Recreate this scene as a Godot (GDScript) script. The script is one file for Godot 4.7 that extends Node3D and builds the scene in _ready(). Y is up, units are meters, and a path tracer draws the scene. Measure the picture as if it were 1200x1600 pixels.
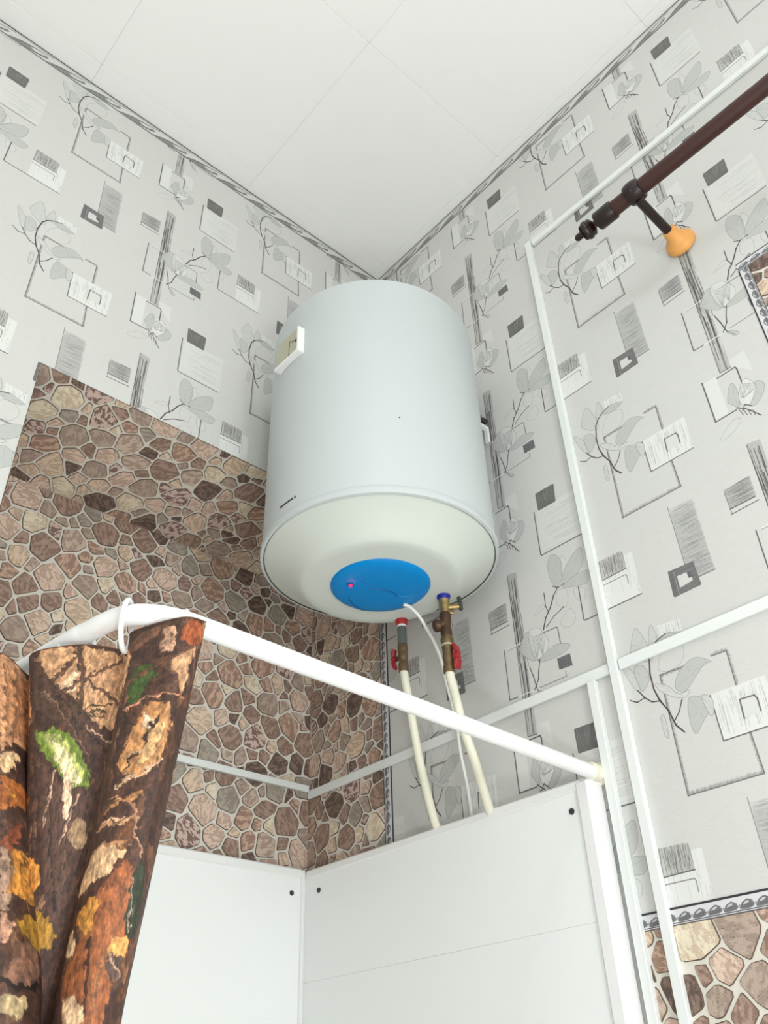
extends Node3D
# A bathroom corner seen from below: a white storage water heater hung in the corner over a shower niche.
# Right wall: plane x = 0 (room at x < 0). Left wall: plane z = 0 (room at z > 0), with a niche to z = -0.295. Ceiling at y = 3.

const H := 2.984
const NZ := -0.295          # back of the niche
const NX := -0.885          # left end of the niche
const NTOP := 2.04          # where the niche starts at the front of the wall
const NBEND := 1.984        # where its sloping underside meets the back

var M := {}
var used := {}
var rng := RandomNumberGenerator.new()


func _ready() -> void:
	# ---- camera, light, exposure
	var cam := Camera3D.new()
	cam.name = "camera"
	cam.position = Vector3(-1.193, 0.8299, 1.2804)
	cam.rotation_order = EULER_ORDER_YXZ
	cam.rotation_degrees = Vector3(35.84, -42.771, -2.048)
	cam.fov = 61.522
	cam.near = 0.02
	cam.far = 50.0
	add_child(cam)
	var env := Environment.new()
	env.background_mode = Environment.BG_COLOR
	env.background_color = Color(0, 0, 0)
	env.tonemap_mode = Environment.TONE_MAPPER_LINEAR
	env.tonemap_exposure = 1.02
	env.sdfgi_enabled = true
	env.ssao_enabled = true
	env.ssil_enabled = true
	var we := WorldEnvironment.new()
	we.name = "environment"
	we.environment = env
	add_child(we)
	rng.seed = 20
	make_materials()
	globe_lamp("unseen_floor_lamp", Vector3(-0.90, 1.02, 1.98), 0.12, LAMP_A, "unseen globe lamp behind the viewer near the right wall, lighting the corner from the right", "lamp")  # out of view, placed to light the corner from the right
	globe_lamp("unseen_floor_lamp", Vector3(-1.02, 0.58, 1.30), 0.06, LAMP_C, "unseen small globe lamp low by the viewer, placed to brighten the shower panels", "lamp")  # out of view near the camera, placed to brighten the panels
	globe_lamp("unseen_ceiling_lamp", Vector3(-1.25, 2.80, 1.55), 0.12, LAMP_B, "unseen round ceiling lamp above the viewer, giving weak general light", "lamp")  # out of view, weak general light from above
	# ---- the setting
	room()
	borders()
	stone_wallpaper()
	# ---- things, large ones first
	water_heater()
	shower_panels()
	trunkings()
	shower_rod()
	shower_curtain()
	curtain_pole()
	plumbing()

const LAMP_A := 0.64
const LAMP_B := 0.20
const LAMP_C := 0.36


# ------------------------------------------------------------------ naming
func numbered(called: String) -> String:
	if not used.has(called):
		used[called] = 0
		return called
	used[called] += 1
	return "%s_%03d" % [called, used[called]]


func thing(called: String, label: String, category: String, at := Vector3.ZERO, group := "") -> Node3D:
	var o := Node3D.new()
	o.name = numbered(called)
	add_child(o)
	o.position = at
	o.set_meta("label", label)
	o.set_meta("category", category)
	if group != "":
		o.set_meta("group", group)
	return o


func structure(called: String) -> Node3D:
	var o := Node3D.new()
	o.name = numbered(called)
	add_child(o)
	o.set_meta("kind", "structure")
	return o


# parts are built in world coordinates; their mesh is shifted to the parent's place
func part(called: String, st: SurfaceTool, mat: Material, parent: Node3D, smooth := true) -> MeshInstance3D:
	st.generate_normals()
	st.index()
	var mi := MeshInstance3D.new()
	mi.name = called
	mi.mesh = st.commit()
	mi.material_override = mat
	parent.add_child(mi, true)
	var off := Vector3.ZERO
	var p: Node3D = parent
	while p != self:
		off += p.position
		p = p.get_parent() as Node3D
	mi.position = -off
	return mi


func solid(called: String, st: SurfaceTool, mat: Material, label: String, category: String, group := "") -> MeshInstance3D:
	var mi := part(numbered(called), st, mat, self)
	mi.set_meta("label", label)
	mi.set_meta("category", category)
	if group != "":
		mi.set_meta("group", group)
	return mi


# ------------------------------------------------------------------ mesh helpers
func S() -> SurfaceTool:
	var st := SurfaceTool.new()
	st.begin(Mesh.PRIMITIVE_TRIANGLES)
	return st


# a, b, c run counter-clockwise seen from outside
func tri(st: SurfaceTool, a: Vector3, b: Vector3, c: Vector3, flat := true, ua := Vector2.ZERO, ub := Vector2.ZERO, uc := Vector2.ZERO) -> void:
	st.set_smooth_group(-1 if flat else 0)
	st.set_uv(ua)
	st.add_vertex(a)
	st.set_uv(uc)
	st.add_vertex(c)
	st.set_uv(ub)
	st.add_vertex(b)


func quad(st: SurfaceTool, a: Vector3, b: Vector3, c: Vector3, d: Vector3, flat := true, ua := Vector2.ZERO, ub := Vector2.ZERO, uc := Vector2.ZERO, ud := Vector2.ZERO) -> void:
	tri(st, a, b, c, flat, ua, ub, uc)
	tri(st, a, c, d, flat, ua, uc, ud)


# a box between two corners, its edges chamfered; turned by a basis about its centre
func box(st: SurfaceTool, lo: Vector3, hi: Vector3, bev := 0.002, turn := Basis.IDENTITY) -> void:
	var c := (lo + hi) / 2.0
	var h := (hi - lo).abs() / 2.0
	bev = minf(bev, 0.45 * minf(h.x, minf(h.y, h.z)))
	var v := func(s: Vector3, ax: int) -> Vector3:
		var q := h - Vector3.ONE * bev
		q[ax] = h[ax]
		return c + turn * (q * s)
	for ax in 3:
		var b := (ax + 1) % 3
		var d := (ax + 2) % 3
		for s in [-1.0, 1.0]:
			var p: Array[Vector3] = []
			for k in [[-1.0, -1.0], [1.0, -1.0], [1.0, 1.0], [-1.0, 1.0]]:
				var sg := Vector3.ZERO
				sg[ax] = s
				sg[b] = k[0]
				sg[d] = k[1]
				p.append(v.call(sg, ax))
			if s > 0:
				quad(st, p[0], p[1], p[2], p[3])
			else:
				quad(st, p[3], p[2], p[1], p[0])
		for s1 in [-1.0, 1.0]:
			for s2 in [-1.0, 1.0]:
				var g := Vector3.ZERO
				g[b] = s1
				g[d] = s2
				var e := g
				g[ax] = -1.0
				e[ax] = 1.0
				var q0: Vector3 = v.call(g, b)
				var q1: Vector3 = v.call(e, b)
				var q2: Vector3 = v.call(e, d)
				var q3: Vector3 = v.call(g, d)
				if s1 * s2 > 0:
					quad(st, q3, q2, q1, q0)
				else:
					quad(st, q0, q1, q2, q3)
	for sx in [-1.0, 1.0]:
		for sy in [-1.0, 1.0]:
			for sz in [-1.0, 1.0]:
				var g := Vector3(sx, sy, sz)
				var a: Vector3 = v.call(g, 0)
				var b2: Vector3 = v.call(g, 1)
				var c2: Vector3 = v.call(g, 2)
				if sx * sy * sz > 0:
					tri(st, a, b2, c2)
				else:
					tri(st, a, c2, b2)


# profile of (radius, height) points from bottom to top, turned about an axis through `at`; bends over 40 degrees are hard edges
var group_no := 1

func lathe(st: SurfaceTool, prof: Array, at: Vector3, basis := Basis.IDENTITY, segs := 48) -> void:
	group_no += 1
	for i in prof.size() - 1:
		var p: Vector2 = prof[i]
		var q: Vector2 = prof[i + 1]
		if i > 0 and absf((p - prof[i - 1]).angle_to(q - p)) > 0.7:
			group_no += 1
		st.set_smooth_group(group_no)
		for k in segs:
			var a0 := TAU * k / segs
			var a1 := TAU * ((k + 1) % segs) / segs
			var v0 := at + basis * Vector3(p.x * cos(a0), p.y, -p.x * sin(a0))
			var v1 := at + basis * Vector3(p.x * cos(a1), p.y, -p.x * sin(a1))
			var v2 := at + basis * Vector3(q.x * cos(a1), q.y, -q.x * sin(a1))
			var v3 := at + basis * Vector3(q.x * cos(a0), q.y, -q.x * sin(a0))
			if p.x > 1e-6:
				for w in ([v0, v2, v1] if q.x > 1e-6 else [v0, v3, v1]):
					st.set_uv(Vector2.ZERO)
					st.add_vertex(w)
			if q.x > 1e-6:
				for w in [v0, v3, v2]:
					st.set_uv(Vector2.ZERO)
					st.add_vertex(w)


# basis whose y axis points along d
func along(d: Vector3) -> Basis:
	var y := d.normalized()
	var x := y.cross(Vector3(0.123, 0.77, 0.61)).normalized()
	return Basis(x, y, x.cross(y))


func tube(st: SurfaceTool, pts: Array, r: float, segs := 16, caps := true) -> void:
	var rings := []
	var n := pts.size()
	var up := Vector3(0.11, 0.93, 0.35)
	for i in n:
		var d: Vector3 = (pts[mini(i + 1, n - 1)] - pts[maxi(i - 1, 0)]).normalized()
		var x := up.cross(d)
		if x.length() < 0.05:
			x = Vector3(1, 0, 0.2).cross(d)
		x = x.normalized()
		var y := d.cross(x)
		up = y
		var ring: Array[Vector3] = []
		for k in segs:
			var a := TAU * k / segs
			ring.append(pts[i] + (x * cos(a) + y * sin(a)) * r)
		rings.append(ring)
	for i in n - 1:
		for k in segs:
			var k1 := (k + 1) % segs
			quad(st, rings[i][k], rings[i][k1], rings[i + 1][k1], rings[i + 1][k], false)
	if caps:
		for k in segs:
			var k1 := (k + 1) % segs
			tri(st, pts[0], rings[0][k1], rings[0][k])
			tri(st, pts[n - 1], rings[n - 1][k], rings[n - 1][k1])


func curve(ctrl: Array, steps: int) -> Array:
	var out := []
	var n := ctrl.size() - 1
	for i in n * steps + 1:
		out.append(catmull(ctrl, float(i) / steps))
	return out


func catmull(p: Array, t: float):
	var n := p.size() - 1
	var i := mini(int(t), n - 1)
	var f := t - i
	var p0 = p[maxi(i - 1, 0)]
	var p1 = p[i]
	var p2 = p[i + 1]
	var p3 = p[mini(i + 2, n)]
	return (p1 * 2.0 + (p2 - p0) * f + (p0 * 2.0 - p1 * 5.0 + p2 * 4.0 - p3) * f * f + (p1 * 3.0 - p0 - p2 * 3.0 + p3) * f * f * f) * 0.5


# ------------------------------------------------------------------ print: a small drawing kit on a repeating sheet
var px := PackedFloat32Array()
var pw := 0
var ph := 0


func sheet(w: int, h: int, c: Color) -> void:
	pw = w
	ph = h
	px.resize(w * h * 3)
	for i in w * h:
		px[i * 3] = c.r
		px[i * 3 + 1] = c.g
		px[i * 3 + 2] = c.b


func dot(x: int, y: int, c: Color, a: float) -> void:
	var i := (posmod(y, ph) * pw + posmod(x, pw)) * 3
	px[i] += (c.r - px[i]) * a
	px[i + 1] += (c.g - px[i + 1]) * a
	px[i + 2] += (c.b - px[i + 2]) * a


func fill(pts: Array, c: Color, a := 1.0) -> void:
	var y0 := 1e9
	var y1 := -1e9
	for p in pts:
		y0 = minf(y0, p.y)
		y1 = maxf(y1, p.y)
	var n := pts.size()
	for y in range(int(floor(y0)), int(ceil(y1)) + 1):
		var xs := []
		var yy := y + 0.5
		for i in n:
			var p: Vector2 = pts[i]
			var q: Vector2 = pts[(i + 1) % n]
			if (p.y <= yy) != (q.y <= yy):
				xs.append(p.x + (q.x - p.x) * (yy - p.y) / (q.y - p.y))
		xs.sort()
		for k in range(0, xs.size() - 1, 2):
			var xa: float = xs[k]
			var xb: float = xs[k + 1]
			for x in range(int(floor(xa)), int(floor(xb)) + 1):
				var cover := clampf(minf(xb, x + 1) - maxf(xa, x), 0, 1)
				dot(x, y, c, a * cover)


func line(pts: Array, w: float, c: Color, a := 1.0) -> void:
	for i in pts.size() - 1:
		var p: Vector2 = pts[i]
		var q: Vector2 = pts[i + 1]
		var d := q - p
		var l2 := maxf(d.length_squared(), 1e-6)
		var m := w / 2 + 1
		for y in range(int(minf(p.y, q.y) - m), int(maxf(p.y, q.y) + m) + 1):
			# only the stretch of the row that the line can reach
			var xa := minf(p.x, q.x) - m
			var xb := maxf(p.x, q.x) + m
			if absf(d.y) > 1.0:
				var ta := clampf((y + 0.5 - m - p.y) / d.y, 0, 1)
				var tb := clampf((y + 0.5 + m - p.y) / d.y, 0, 1)
				xa = minf(p.x + d.x * ta, p.x + d.x * tb) - m
				xb = maxf(p.x + d.x * ta, p.x + d.x * tb) + m
			for x in range(int(xa), int(xb) + 1):
				var v := Vector2(x + 0.5, y + 0.5)
				var t := clampf((v - p).dot(d) / l2, 0, 1)
				var cover := clampf(w / 2 + 0.5 - v.distance_to(p + d * t), 0, 1)
				if cover > 0:
					dot(x, y, c, a * cover)


func smooth_outline(pts: Array) -> Array:
	var out := []
	var n := pts.size()
	for i in n:
		for k in 5:
			var f := k / 5.0
			var p0: Vector2 = pts[(i + n - 1) % n]
			var p1: Vector2 = pts[i]
			var p2: Vector2 = pts[(i + 1) % n]
			var p3: Vector2 = pts[(i + 2) % n]
			out.append((p1 * 2.0 + (p2 - p0) * f + (p0 * 2.0 - p1 * 5.0 + p2 * 4.0 - p3) * f * f + (p1 * 3.0 - p0 - p2 * 3.0 + p3) * f * f * f) * 0.5)
	return out


func printed(rough := 0.0) -> ImageTexture:
	var bytes := PackedByteArray()
	bytes.resize(pw * ph * 3)
	for i in pw * ph * 3:
		bytes[i] = int(clampf(px[i], 0, 1) * 255.0)
	return ImageTexture.create_from_image(Image.create_from_data(pw, ph, false, Image.FORMAT_RGB8, bytes))


# ---- the wallpaper: one repeat, 530 x 498 mm; u to the right and v upwards in millimetres from the low left corner of the large square
const RU := 530.0
const RV := 498.0


func mm(list: Array) -> Array:
	var out := []
	for i in range(0, list.size(), 2):
		out.append(Vector2(list[i] / RU * pw, -list[i + 1] / RV * ph))
	return out


func strokes(u0: float, v0: float, u1: float, v1: float, upright: bool, n: int, w: float, c: Color, a: float) -> void:
	for i in n:
		var wob := rng.randf_range(-0.8, 0.8)
		if upright:
			var u := lerpf(u0, u1, rng.randf())
			var va := lerpf(v0, v1, rng.randf() * 0.7)
			var vb := minf(v1, va + (v1 - v0) * rng.randf_range(0.15, 0.7))
			line(mm([u, va, u + wob, vb]), w * rng.randf_range(0.6, 1.3), c, a * rng.randf_range(0.5, 1.0))
		else:
			var v := lerpf(v0, v1, rng.randf())
			var ua := lerpf(u0, u1, rng.randf() * 0.7)
			var ub := minf(u1, ua + (u1 - u0) * rng.randf_range(0.15, 0.7))
			line(mm([ua, v, ub, v + wob]), w * rng.randf_range(0.6, 1.3), c, a * rng.randf_range(0.5, 1.0))


func petal(list: Array, c: Color, a := 1.0) -> void:
	var o := smooth_outline(mm(list))
	fill(o, c, a)
	o.append(o[0])
	line(o, 1.4, Color(0.42, 0.42, 0.42), 0.6)
	var mid := Vector2.ZERO
	var pts := mm(list)
	for p in pts:
		mid += p / pts.size()
	for i in pts.size():
		if i % 2 == 0:
			line([pts[i].lerp(mid, 0.15), pts[i].lerp(mid, 0.8)], 1.1, Color(0.45, 0.45, 0.44), 0.35)


func outline(list: Array) -> void:
	var o := smooth_outline(mm(list))
	o.append(o[0])
	line(o, 1.2, Color(0.5, 0.5, 0.5), 0.6)


func branch(list: Array, w: float) -> void:
	var pts := mm(list)
	for k in 3:
		var jit := []
		for p in pts:
			jit.append(p + Vector2(rng.randf_range(-1, 1), rng.randf_range(-1, 1)) * w * 0.35)
		line(jit, w * (1.15 if k == 0 else 0.55), Color(0.22, 0.19, 0.19) if k else Color(0.42, 0.38, 0.38), 0.9)
	for i in pts.size():
		for k in 2:
			line([pts[i], pts[i] + Vector2(rng.randf_range(-1, 1), rng.randf_range(-1, 0.4)) * w * 1.1], 1.4, Color(0.25, 0.23, 0.23), 0.85)


func edge(list: Array, w := 2.2, a := 0.85) -> void:
	line(mm(list), w * 1.55, Color(0.30, 0.28, 0.29), a)


# a line whose ink fades away inwards in short hairs
func hairy(u0: float, v0: float, u1: float, v1: float, nu: float, nv: float, len: float) -> void:
	line(mm([u0, v0, u1, v1]), 3.4, Color(0.30, 0.28, 0.28), 0.8)
	line(mm([u0 + nu * len * 0.35, v0 + nv * len * 0.35, u1 + nu * len * 0.35, v1 + nv * len * 0.35]), 7.0, Color(0.55, 0.53, 0.53), 0.3)
	var n := int(Vector2(u1 - u0, v1 - v0).length() * 1.4)
	for i in n:
		var t := rng.randf()
		var u := lerpf(u0, u1, t)
		var v := lerpf(v0, v1, t)
		var l := len * rng.randf_range(0.25, 1.0)
		line(mm([u, v, u + nu * l, v + nv * l]), 1.3, Color(0.5, 0.48, 0.48), 0.4)


func make_wallpaper() -> ImageTexture:
	sheet(1024, 1024, Color(0.828, 0.828, 0.812))
	var white := Color(0.90, 0.903, 0.89)
	var grey := Color(0.755, 0.764, 0.748)
	var pale := Color(0.80, 0.804, 0.79)
	# linen grain of the paper
	for i in 9000:
		var x := rng.randi_range(0, 1023)
		var y := rng.randi_range(0, 1023)
		var l := rng.randf_range(4, 26)
		var b := 0.885 if rng.randf() < 0.5 else 0.76
		line([Vector2(x, y), Vector2(x + l, y + rng.randf_range(-0.6, 0.6))], 1.2, Color(b, b, b * 0.98), 0.28)
	# the large square and the brushed square in it
	hairy(0, -2, 0, 189, 1, 0, 5)
	hairy(0, -2, 122, -2, 0, 1, 7)
	hairy(122, -2, 119, 60, -1, 0, 4)
	hairy(0, 189, 62, 188, 0, -1, 5)
	hairy(92, 187, 118, 186, 0, 1, 6)
	hairy(118, 186, 118, 130, 1, 0, 5)
	fill(mm([75, 130, 164, 130, 163, 58, 75, 58]), white, 0.9)
	strokes(77, 60, 162, 128, true, 60, 1.2, Color(0.52, 0.51, 0.5), 0.55)
	edge([74, 129, 76, 58, 163, 58], 2.4)
	fill(mm([117, 80, 117, 108, 141, 105, 143, 81]), Color(0.86, 0.865, 0.845))
	edge([116, 79, 117, 108, 140, 107, 143, 101, 143, 82], 2.6)
	# magnolia twig
	fill(mm([15, 271, 57, 267, 56, 236, 17, 244]), white, 0.8)
	strokes(16, 240, 56, 270, true, 26, 1.2, Color(0.5, 0.5, 0.5), 0.5)
	petal([90, 179, 68, 194, 46, 190, 28, 176, 22, 158, 36, 149, 60, 166, 78, 179], grey)
	petal([39, 137, 59, 132, 74, 124, 67, 108, 54, 96, 36, 81, 32, 106], grey)
	petal([60, 133, 75, 125, 74, 106, 66, 100], pale)
	petal([-39, 258, -25, 283, -14, 262, -8, 240, -7, 218, -25, 223, -42, 242], pale)
	petal([-8, 240, 3, 277, 11, 255, 6, 240], pale)
	petal([2, 244, 26, 252, 57, 242, 31, 234, 11, 240], grey)
	petal([-66, 232, -52, 220, -42, 200, -40, 173, -53, 190], pale)
	petal([-44, 216, -25, 214, -20, 190, -38, 175], grey, 0.8)
	petal([-11, 178, 9, 167, 24, 149, 44, 149, 34, 140, 16, 146, -5, 163], Color(0.83, 0.83, 0.82))
	outline([0, 200, 22, 235, 50, 225, 44, 198, 20, 190])
	petal([-15, 123, -8, 122, -9, 90, -15, 96], pale, 0.7)
	branch([18, 90, 8, 104, 0, 130, -10, 149, -16, 171, -17, 197, -12, 225, -2, 239], 4.6)
	branch([-10, 149, -24, 152, -35, 163, -45, 178], 3.6)
	branch([-35, 163, -50, 160, -62, 167], 3.0)
	branch([8, 112, 18, 122, 27, 138], 3.2)
	branch([-2, 239, 8, 246, 26, 252], 2.4)
	# fading brushed rectangle with a dark ring
	for i in 4:
		fill(mm([90, -34 - i * 6, 134 - i, -34 - i * 6, 138, -177, 91, -177]), Color(0.69, 0.69, 0.68), 0.28)
	strokes(90, -176, 137, -36, false, 240, 1.3, Color(0.47, 0.46, 0.46), 0.5)
	strokes(90, -176, 137, -36, false, 60, 1.6, Color(0.84, 0.84, 0.83), 0.5)
	edge([88, -27, 91, -150], 1.6, 0.6)
	edge([108, -177, 139, -177], 2.0, 0.7)
	fill(mm([58, -144, 106, -146, 109, -190, 108, -192, 59, -193, 57, -190]), Color(0.43, 0.42, 0.42))
	strokes(59, -192, 107, -146, false, 120, 1.2, Color(0.56, 0.55, 0.55), 0.6)
	fill(mm([72, -159, 96, -160, 97, -178, 72, -181]), Color(0.84, 0.84, 0.83))
	line(mm([68, -148, 68, -190]), 1.4, Color(0.75, 0.75, 0.75), 0.9)
	fill(mm([90, -160, 97, -160, 97, -172, 91, -171]), Color(0.40, 0.39, 0.4))
	# small brushed square
	fill(mm([190, -50, 237, -50, 236, -90, 191, -90]), Color(0.68, 0.68, 0.67), 0.75)
	strokes(190, -90, 238, -50, false, 130, 1.3, Color(0.45, 0.44, 0.44), 0.55)
	edge([191, -89, 236, -88], 2.6)
	edge([191, -99, 239, -97], 2.2)
	edge([190, -56, 192, -99], 1.6, 0.6)
	edge([214, -50, 236, -49], 2.0, 0.6)
	# square with a tulip
	fill(mm([216, 172, 240, 172, 240, 86, 216, 86]), white, 0.7)
	fill(mm([262, 186, 300, 190, 302, 140, 276, 166]), white, 0.5)
	edge([213, 175, 214, 82, 254, 83], 3.0)
	edge([241, 166, 276, 167, 278, 162, 278, 100], 3.0)
	petal([245, 108, 256, 136, 264, 135, 266, 109, 260, 85, 251, 96], grey, 0.9)
	petal([299, 116, 311, 104, 304, 85, 286, 72, 277, 79, 292, 96], grey, 0.9)
	petal([266, 109, 281, 133, 291, 126, 297, 108, 290, 93, 277, 79, 265, 88], Color(0.88, 0.88, 0.87), 0.85)
	for k in 6:
		outline([268 + k, 100, 276 + k * 3, 128 - k * 2, 284 + k * 2, 104])
	branch([256, 86, 268, 76, 276, 66, 288, 48], 3.0)
	branch([262, 74, 270, 84, 280, 74], 2.6)
	for k in 4:
		line(mm([258 + k * 7, 80 - k * 5, 262 + k * 6, 66 - k * 4]), 2.6, Color(0.3, 0.28, 0.28), 0.8)
	outline([214, 46, 240, 66, 256, 62, 246, 50, 222, 40])
	# barcode square
	fill(mm([-70, -75, 2, -75, 2, -160, -70, -160]), white, 0.85)
	fill(mm([-69, -62, -17, -65, -16, -101, -70, -102]), Color(0.69, 0.69, 0.67), 0.7)
	strokes(-69, -102, -16, -63, true, 70, 1.8, Color(0.40, 0.39, 0.39), 0.7)
	strokes(-69, -158, 0, -76, true, 22, 1.1, Color(0.6, 0.6, 0.6), 0.5)
	edge([-70, -102, -16, -101], 2.2)
	edge([-69, -112, -20, -112, -18, -115, -18, -130], 2.0, 0.6)
	edge([-120, -91, -121, -158, -118, -160, 2, -160], 2.8)
	# long bar, open square and the two flowers on it
	fill(mm([-280, 10, -257, 6, -260, -326, -281, -325]), Color(0.62, 0.61, 0.6), 0.5)
	for i in 46:
		var u := rng.randf_range(-281, -258)
		var va := rng.randf_range(-230, 8)
		line(mm([u, va, u + rng.randf_range(-2.5, 2.5), maxf(-326, va - rng.randf_range(40, 150))]), rng.randf_range(1.4, 3.4), Color(0.27, 0.25, 0.25) if i % 3 else Color(0.84, 0.84, 0.83), 0.8)
	edge([-280, 8, -281, -325, -261, -326], 2.0, 0.7)
	line(mm([-302, -146, -256, -145]), 4.0, white, 1.0)
	line(mm([-292, -246, -238, -246]), 4.0, white, 1.0)
	edge([-302, -148, -284, -148], 1.4, 0.6)
	edge([-240, -146, -183, -147, -180, -150, -179, -184], 2.2)
	edge([-311, -145, -312, -245, -292, -246], 2.6)
	edge([-240, -246, -178, -246, -178, -236], 1.8, 0.7)
	fill(mm([-192, -207, -163, -207, -161, -231, -191, -229]), Color(0.40, 0.40, 0.40))
	strokes(-191, -230, -162, -208, false, 40, 1.2, Color(0.55, 0.55, 0.54), 0.6)
	petal([-272, -159, -258, -133, -245, -132, -238, -151, -240, -192, -262, -177], grey, 0.95)
	petal([-248, -135, -227, -130, -213, -147, -205, -170, -219, -194, -239, -190], Color(0.86, 0.865, 0.85), 0.6)
	for k in 7:
		outline([-236, -190, -240 + k * 5, -150 + k, -222, -188])
	petal([-234, -195, -208, -184, -186, -180, -159, -192, -178, -202, -216, -202], grey, 0.95)
	branch([-230, -194, -237, -214, -240, -229, -251, -246], 3.4)
	branch([-256, -199, -250, -222, -246, -246, -234, -265], 3.2)
	petal([-246, -250, -236, -254, -226, -266, -234, -268], grey, 0.7)
	petal([-180, -20, -169, 2, -150, -14, -150, -52, -165, -69, -177, -53], grey, 0.95)
	petal([-155, -67, -131, -30, -99, -14, -103, -53, -136, -70], grey, 0.95)
	petal([-154, -74, -119, -65, -88, -70, -101, -91, -141, -82], grey, 0.9)
	outline([-152, -52, -146, -10, -136, -30])
	outline([-167, -79, -146, -85, -152, -117, -172, -105])
	outline([-172, -142, -145, -124, -138, -148, -156, -159])
	outline([-130, -90, -108, -100, -112, -120, -128, -112])
	branch([-165, -71, -177, -83, -189, -104, -203, -119, -212, -140], 3.8)
	branch([-159, -115, -183, -124, -204, -138], 3.2)
	branch([-198, -69, -199, -95, -194, -113], 3.0)
	branch([-176, -64, -165, -72, -150, -70], 2.6)
	outline([-230, -104, -208, -90, -202, -98])
	# dark square over an open, lined square
	fill(mm([-186, 112, -84, 116, -84, 14, -188, 14]), Color(0.88, 0.885, 0.865), 0.6)
	strokes(-186, 16, -86, 108, false, 50, 1.1, Color(0.62, 0.62, 0.61), 0.6)
	fill(mm([-181, 154, -179, 156, -135, 155, -133, 153, -135, 114, -137, 112, -178, 113, -180, 115]), Color(0.42, 0.42, 0.41))
	strokes(-180, 114, -135, 154, true, 90, 1.2, Color(0.56, 0.56, 0.55), 0.6)
	edge([-191, 116, -191, 15, -189, 12, -88, 11], 2.8)
	return printed()


# ---- the border strip: 96 mm repeat, 24 mm high, the thick line at the top
func make_border() -> ImageTexture:
	sheet(512, 128, Color(0.86, 0.855, 0.86))
	var ink := Color(0.20, 0.19, 0.22)
	fill([Vector2(0, 0), Vector2(512, 0), Vector2(512, 16), Vector2(0, 16)], ink)
	fill([Vector2(0, 106), Vector2(512, 106), Vector2(512, 112), Vector2(0, 112)], ink)
	fill([Vector2(0, 118), Vector2(512, 118), Vector2(512, 128), Vector2(0, 128)], Color(0.42, 0.40, 0.42))
	for k in 4:
		var x := k * 128.0
		fill(smooth_outline([Vector2(x + 4, 100), Vector2(x + 22, 66), Vector2(x + 66, 44), Vector2(x + 104, 58), Vector2(x + 118, 84), Vector2(x + 84, 100)]), Color(0.46, 0.46, 0.47))
		fill(smooth_outline([Vector2(x + 30, 72), Vector2(x + 58, 52), Vector2(x + 84, 56), Vector2(x + 60, 70)]), Color(0.78, 0.78, 0.79))
		line([Vector2(x + 2, 98), Vector2(x + 24, 60), Vector2(x + 70, 40), Vector2(x + 112, 58)], 3.0, Color(0.22, 0.21, 0.23))
		for j in 5:
			line([Vector2(x + 30 + j * 14, 94), Vector2(x + 44 + j * 14, 70)], 3.0, Color(0.28, 0.27, 0.29), 0.8)
		fill(smooth_outline([Vector2(x - 8, 76), Vector2(x + 4, 68), Vector2(x + 14, 80), Vector2(x, 88)]), Color(0.62, 0.62, 0.63))
	return printed()


# ---- the border under the ceiling: one long leaf every 96 mm, 36 mm high
func make_ceiling_border() -> ImageTexture:
	sheet(320, 128, Color(0.84, 0.84, 0.825))
	fill([Vector2(0, 0), Vector2(320, 0), Vector2(320, 13), Vector2(0, 13)], Color(0.17, 0.17, 0.18))
	fill([Vector2(0, 22), Vector2(320, 22), Vector2(320, 28), Vector2(0, 28)], Color(0.6, 0.6, 0.59))
	fill(smooth_outline([Vector2(-70, 124), Vector2(0, 88), Vector2(90, 60), Vector2(200, 52), Vector2(262, 66), Vector2(235, 92), Vector2(150, 112), Vector2(40, 126)]), Color(0.54, 0.54, 0.53))
	fill(smooth_outline([Vector2(250, 124), Vector2(320, 88), Vector2(410, 60), Vector2(520, 52), Vector2(582, 66), Vector2(555, 92), Vector2(470, 112), Vector2(360, 126)]), Color(0.54, 0.54, 0.53))
	fill(smooth_outline([Vector2(120, 76), Vector2(170, 58), Vector2(235, 60), Vector2(200, 84), Vector2(150, 92)]), Color(0.82, 0.82, 0.81))
	line([Vector2(-20, 108), Vector2(70, 76), Vector2(150, 52), Vector2(240, 40), Vector2(300, 30)], 5.0, Color(0.36, 0.35, 0.35), 0.9)
	line([Vector2(60, 122), Vector2(170, 104), Vector2(250, 84)], 8.0, Color(0.33, 0.33, 0.33), 0.85)
	fill([Vector2(0, 118), Vector2(320, 118), Vector2(320, 128), Vector2(0, 128)], Color(0.52, 0.52, 0.51), 0.8)
	return printed()


# ------------------------------------------------------------------ materials
func mat(called: String, c: Color, rough := 0.5, metal := 0.0, tex: Texture2D = null) -> StandardMaterial3D:
	var m := StandardMaterial3D.new()
	m.resource_name = called
	m.albedo_color = c
	m.roughness = rough
	m.metallic = metal
	m.albedo_texture = tex
	M[called] = m
	return m


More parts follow.
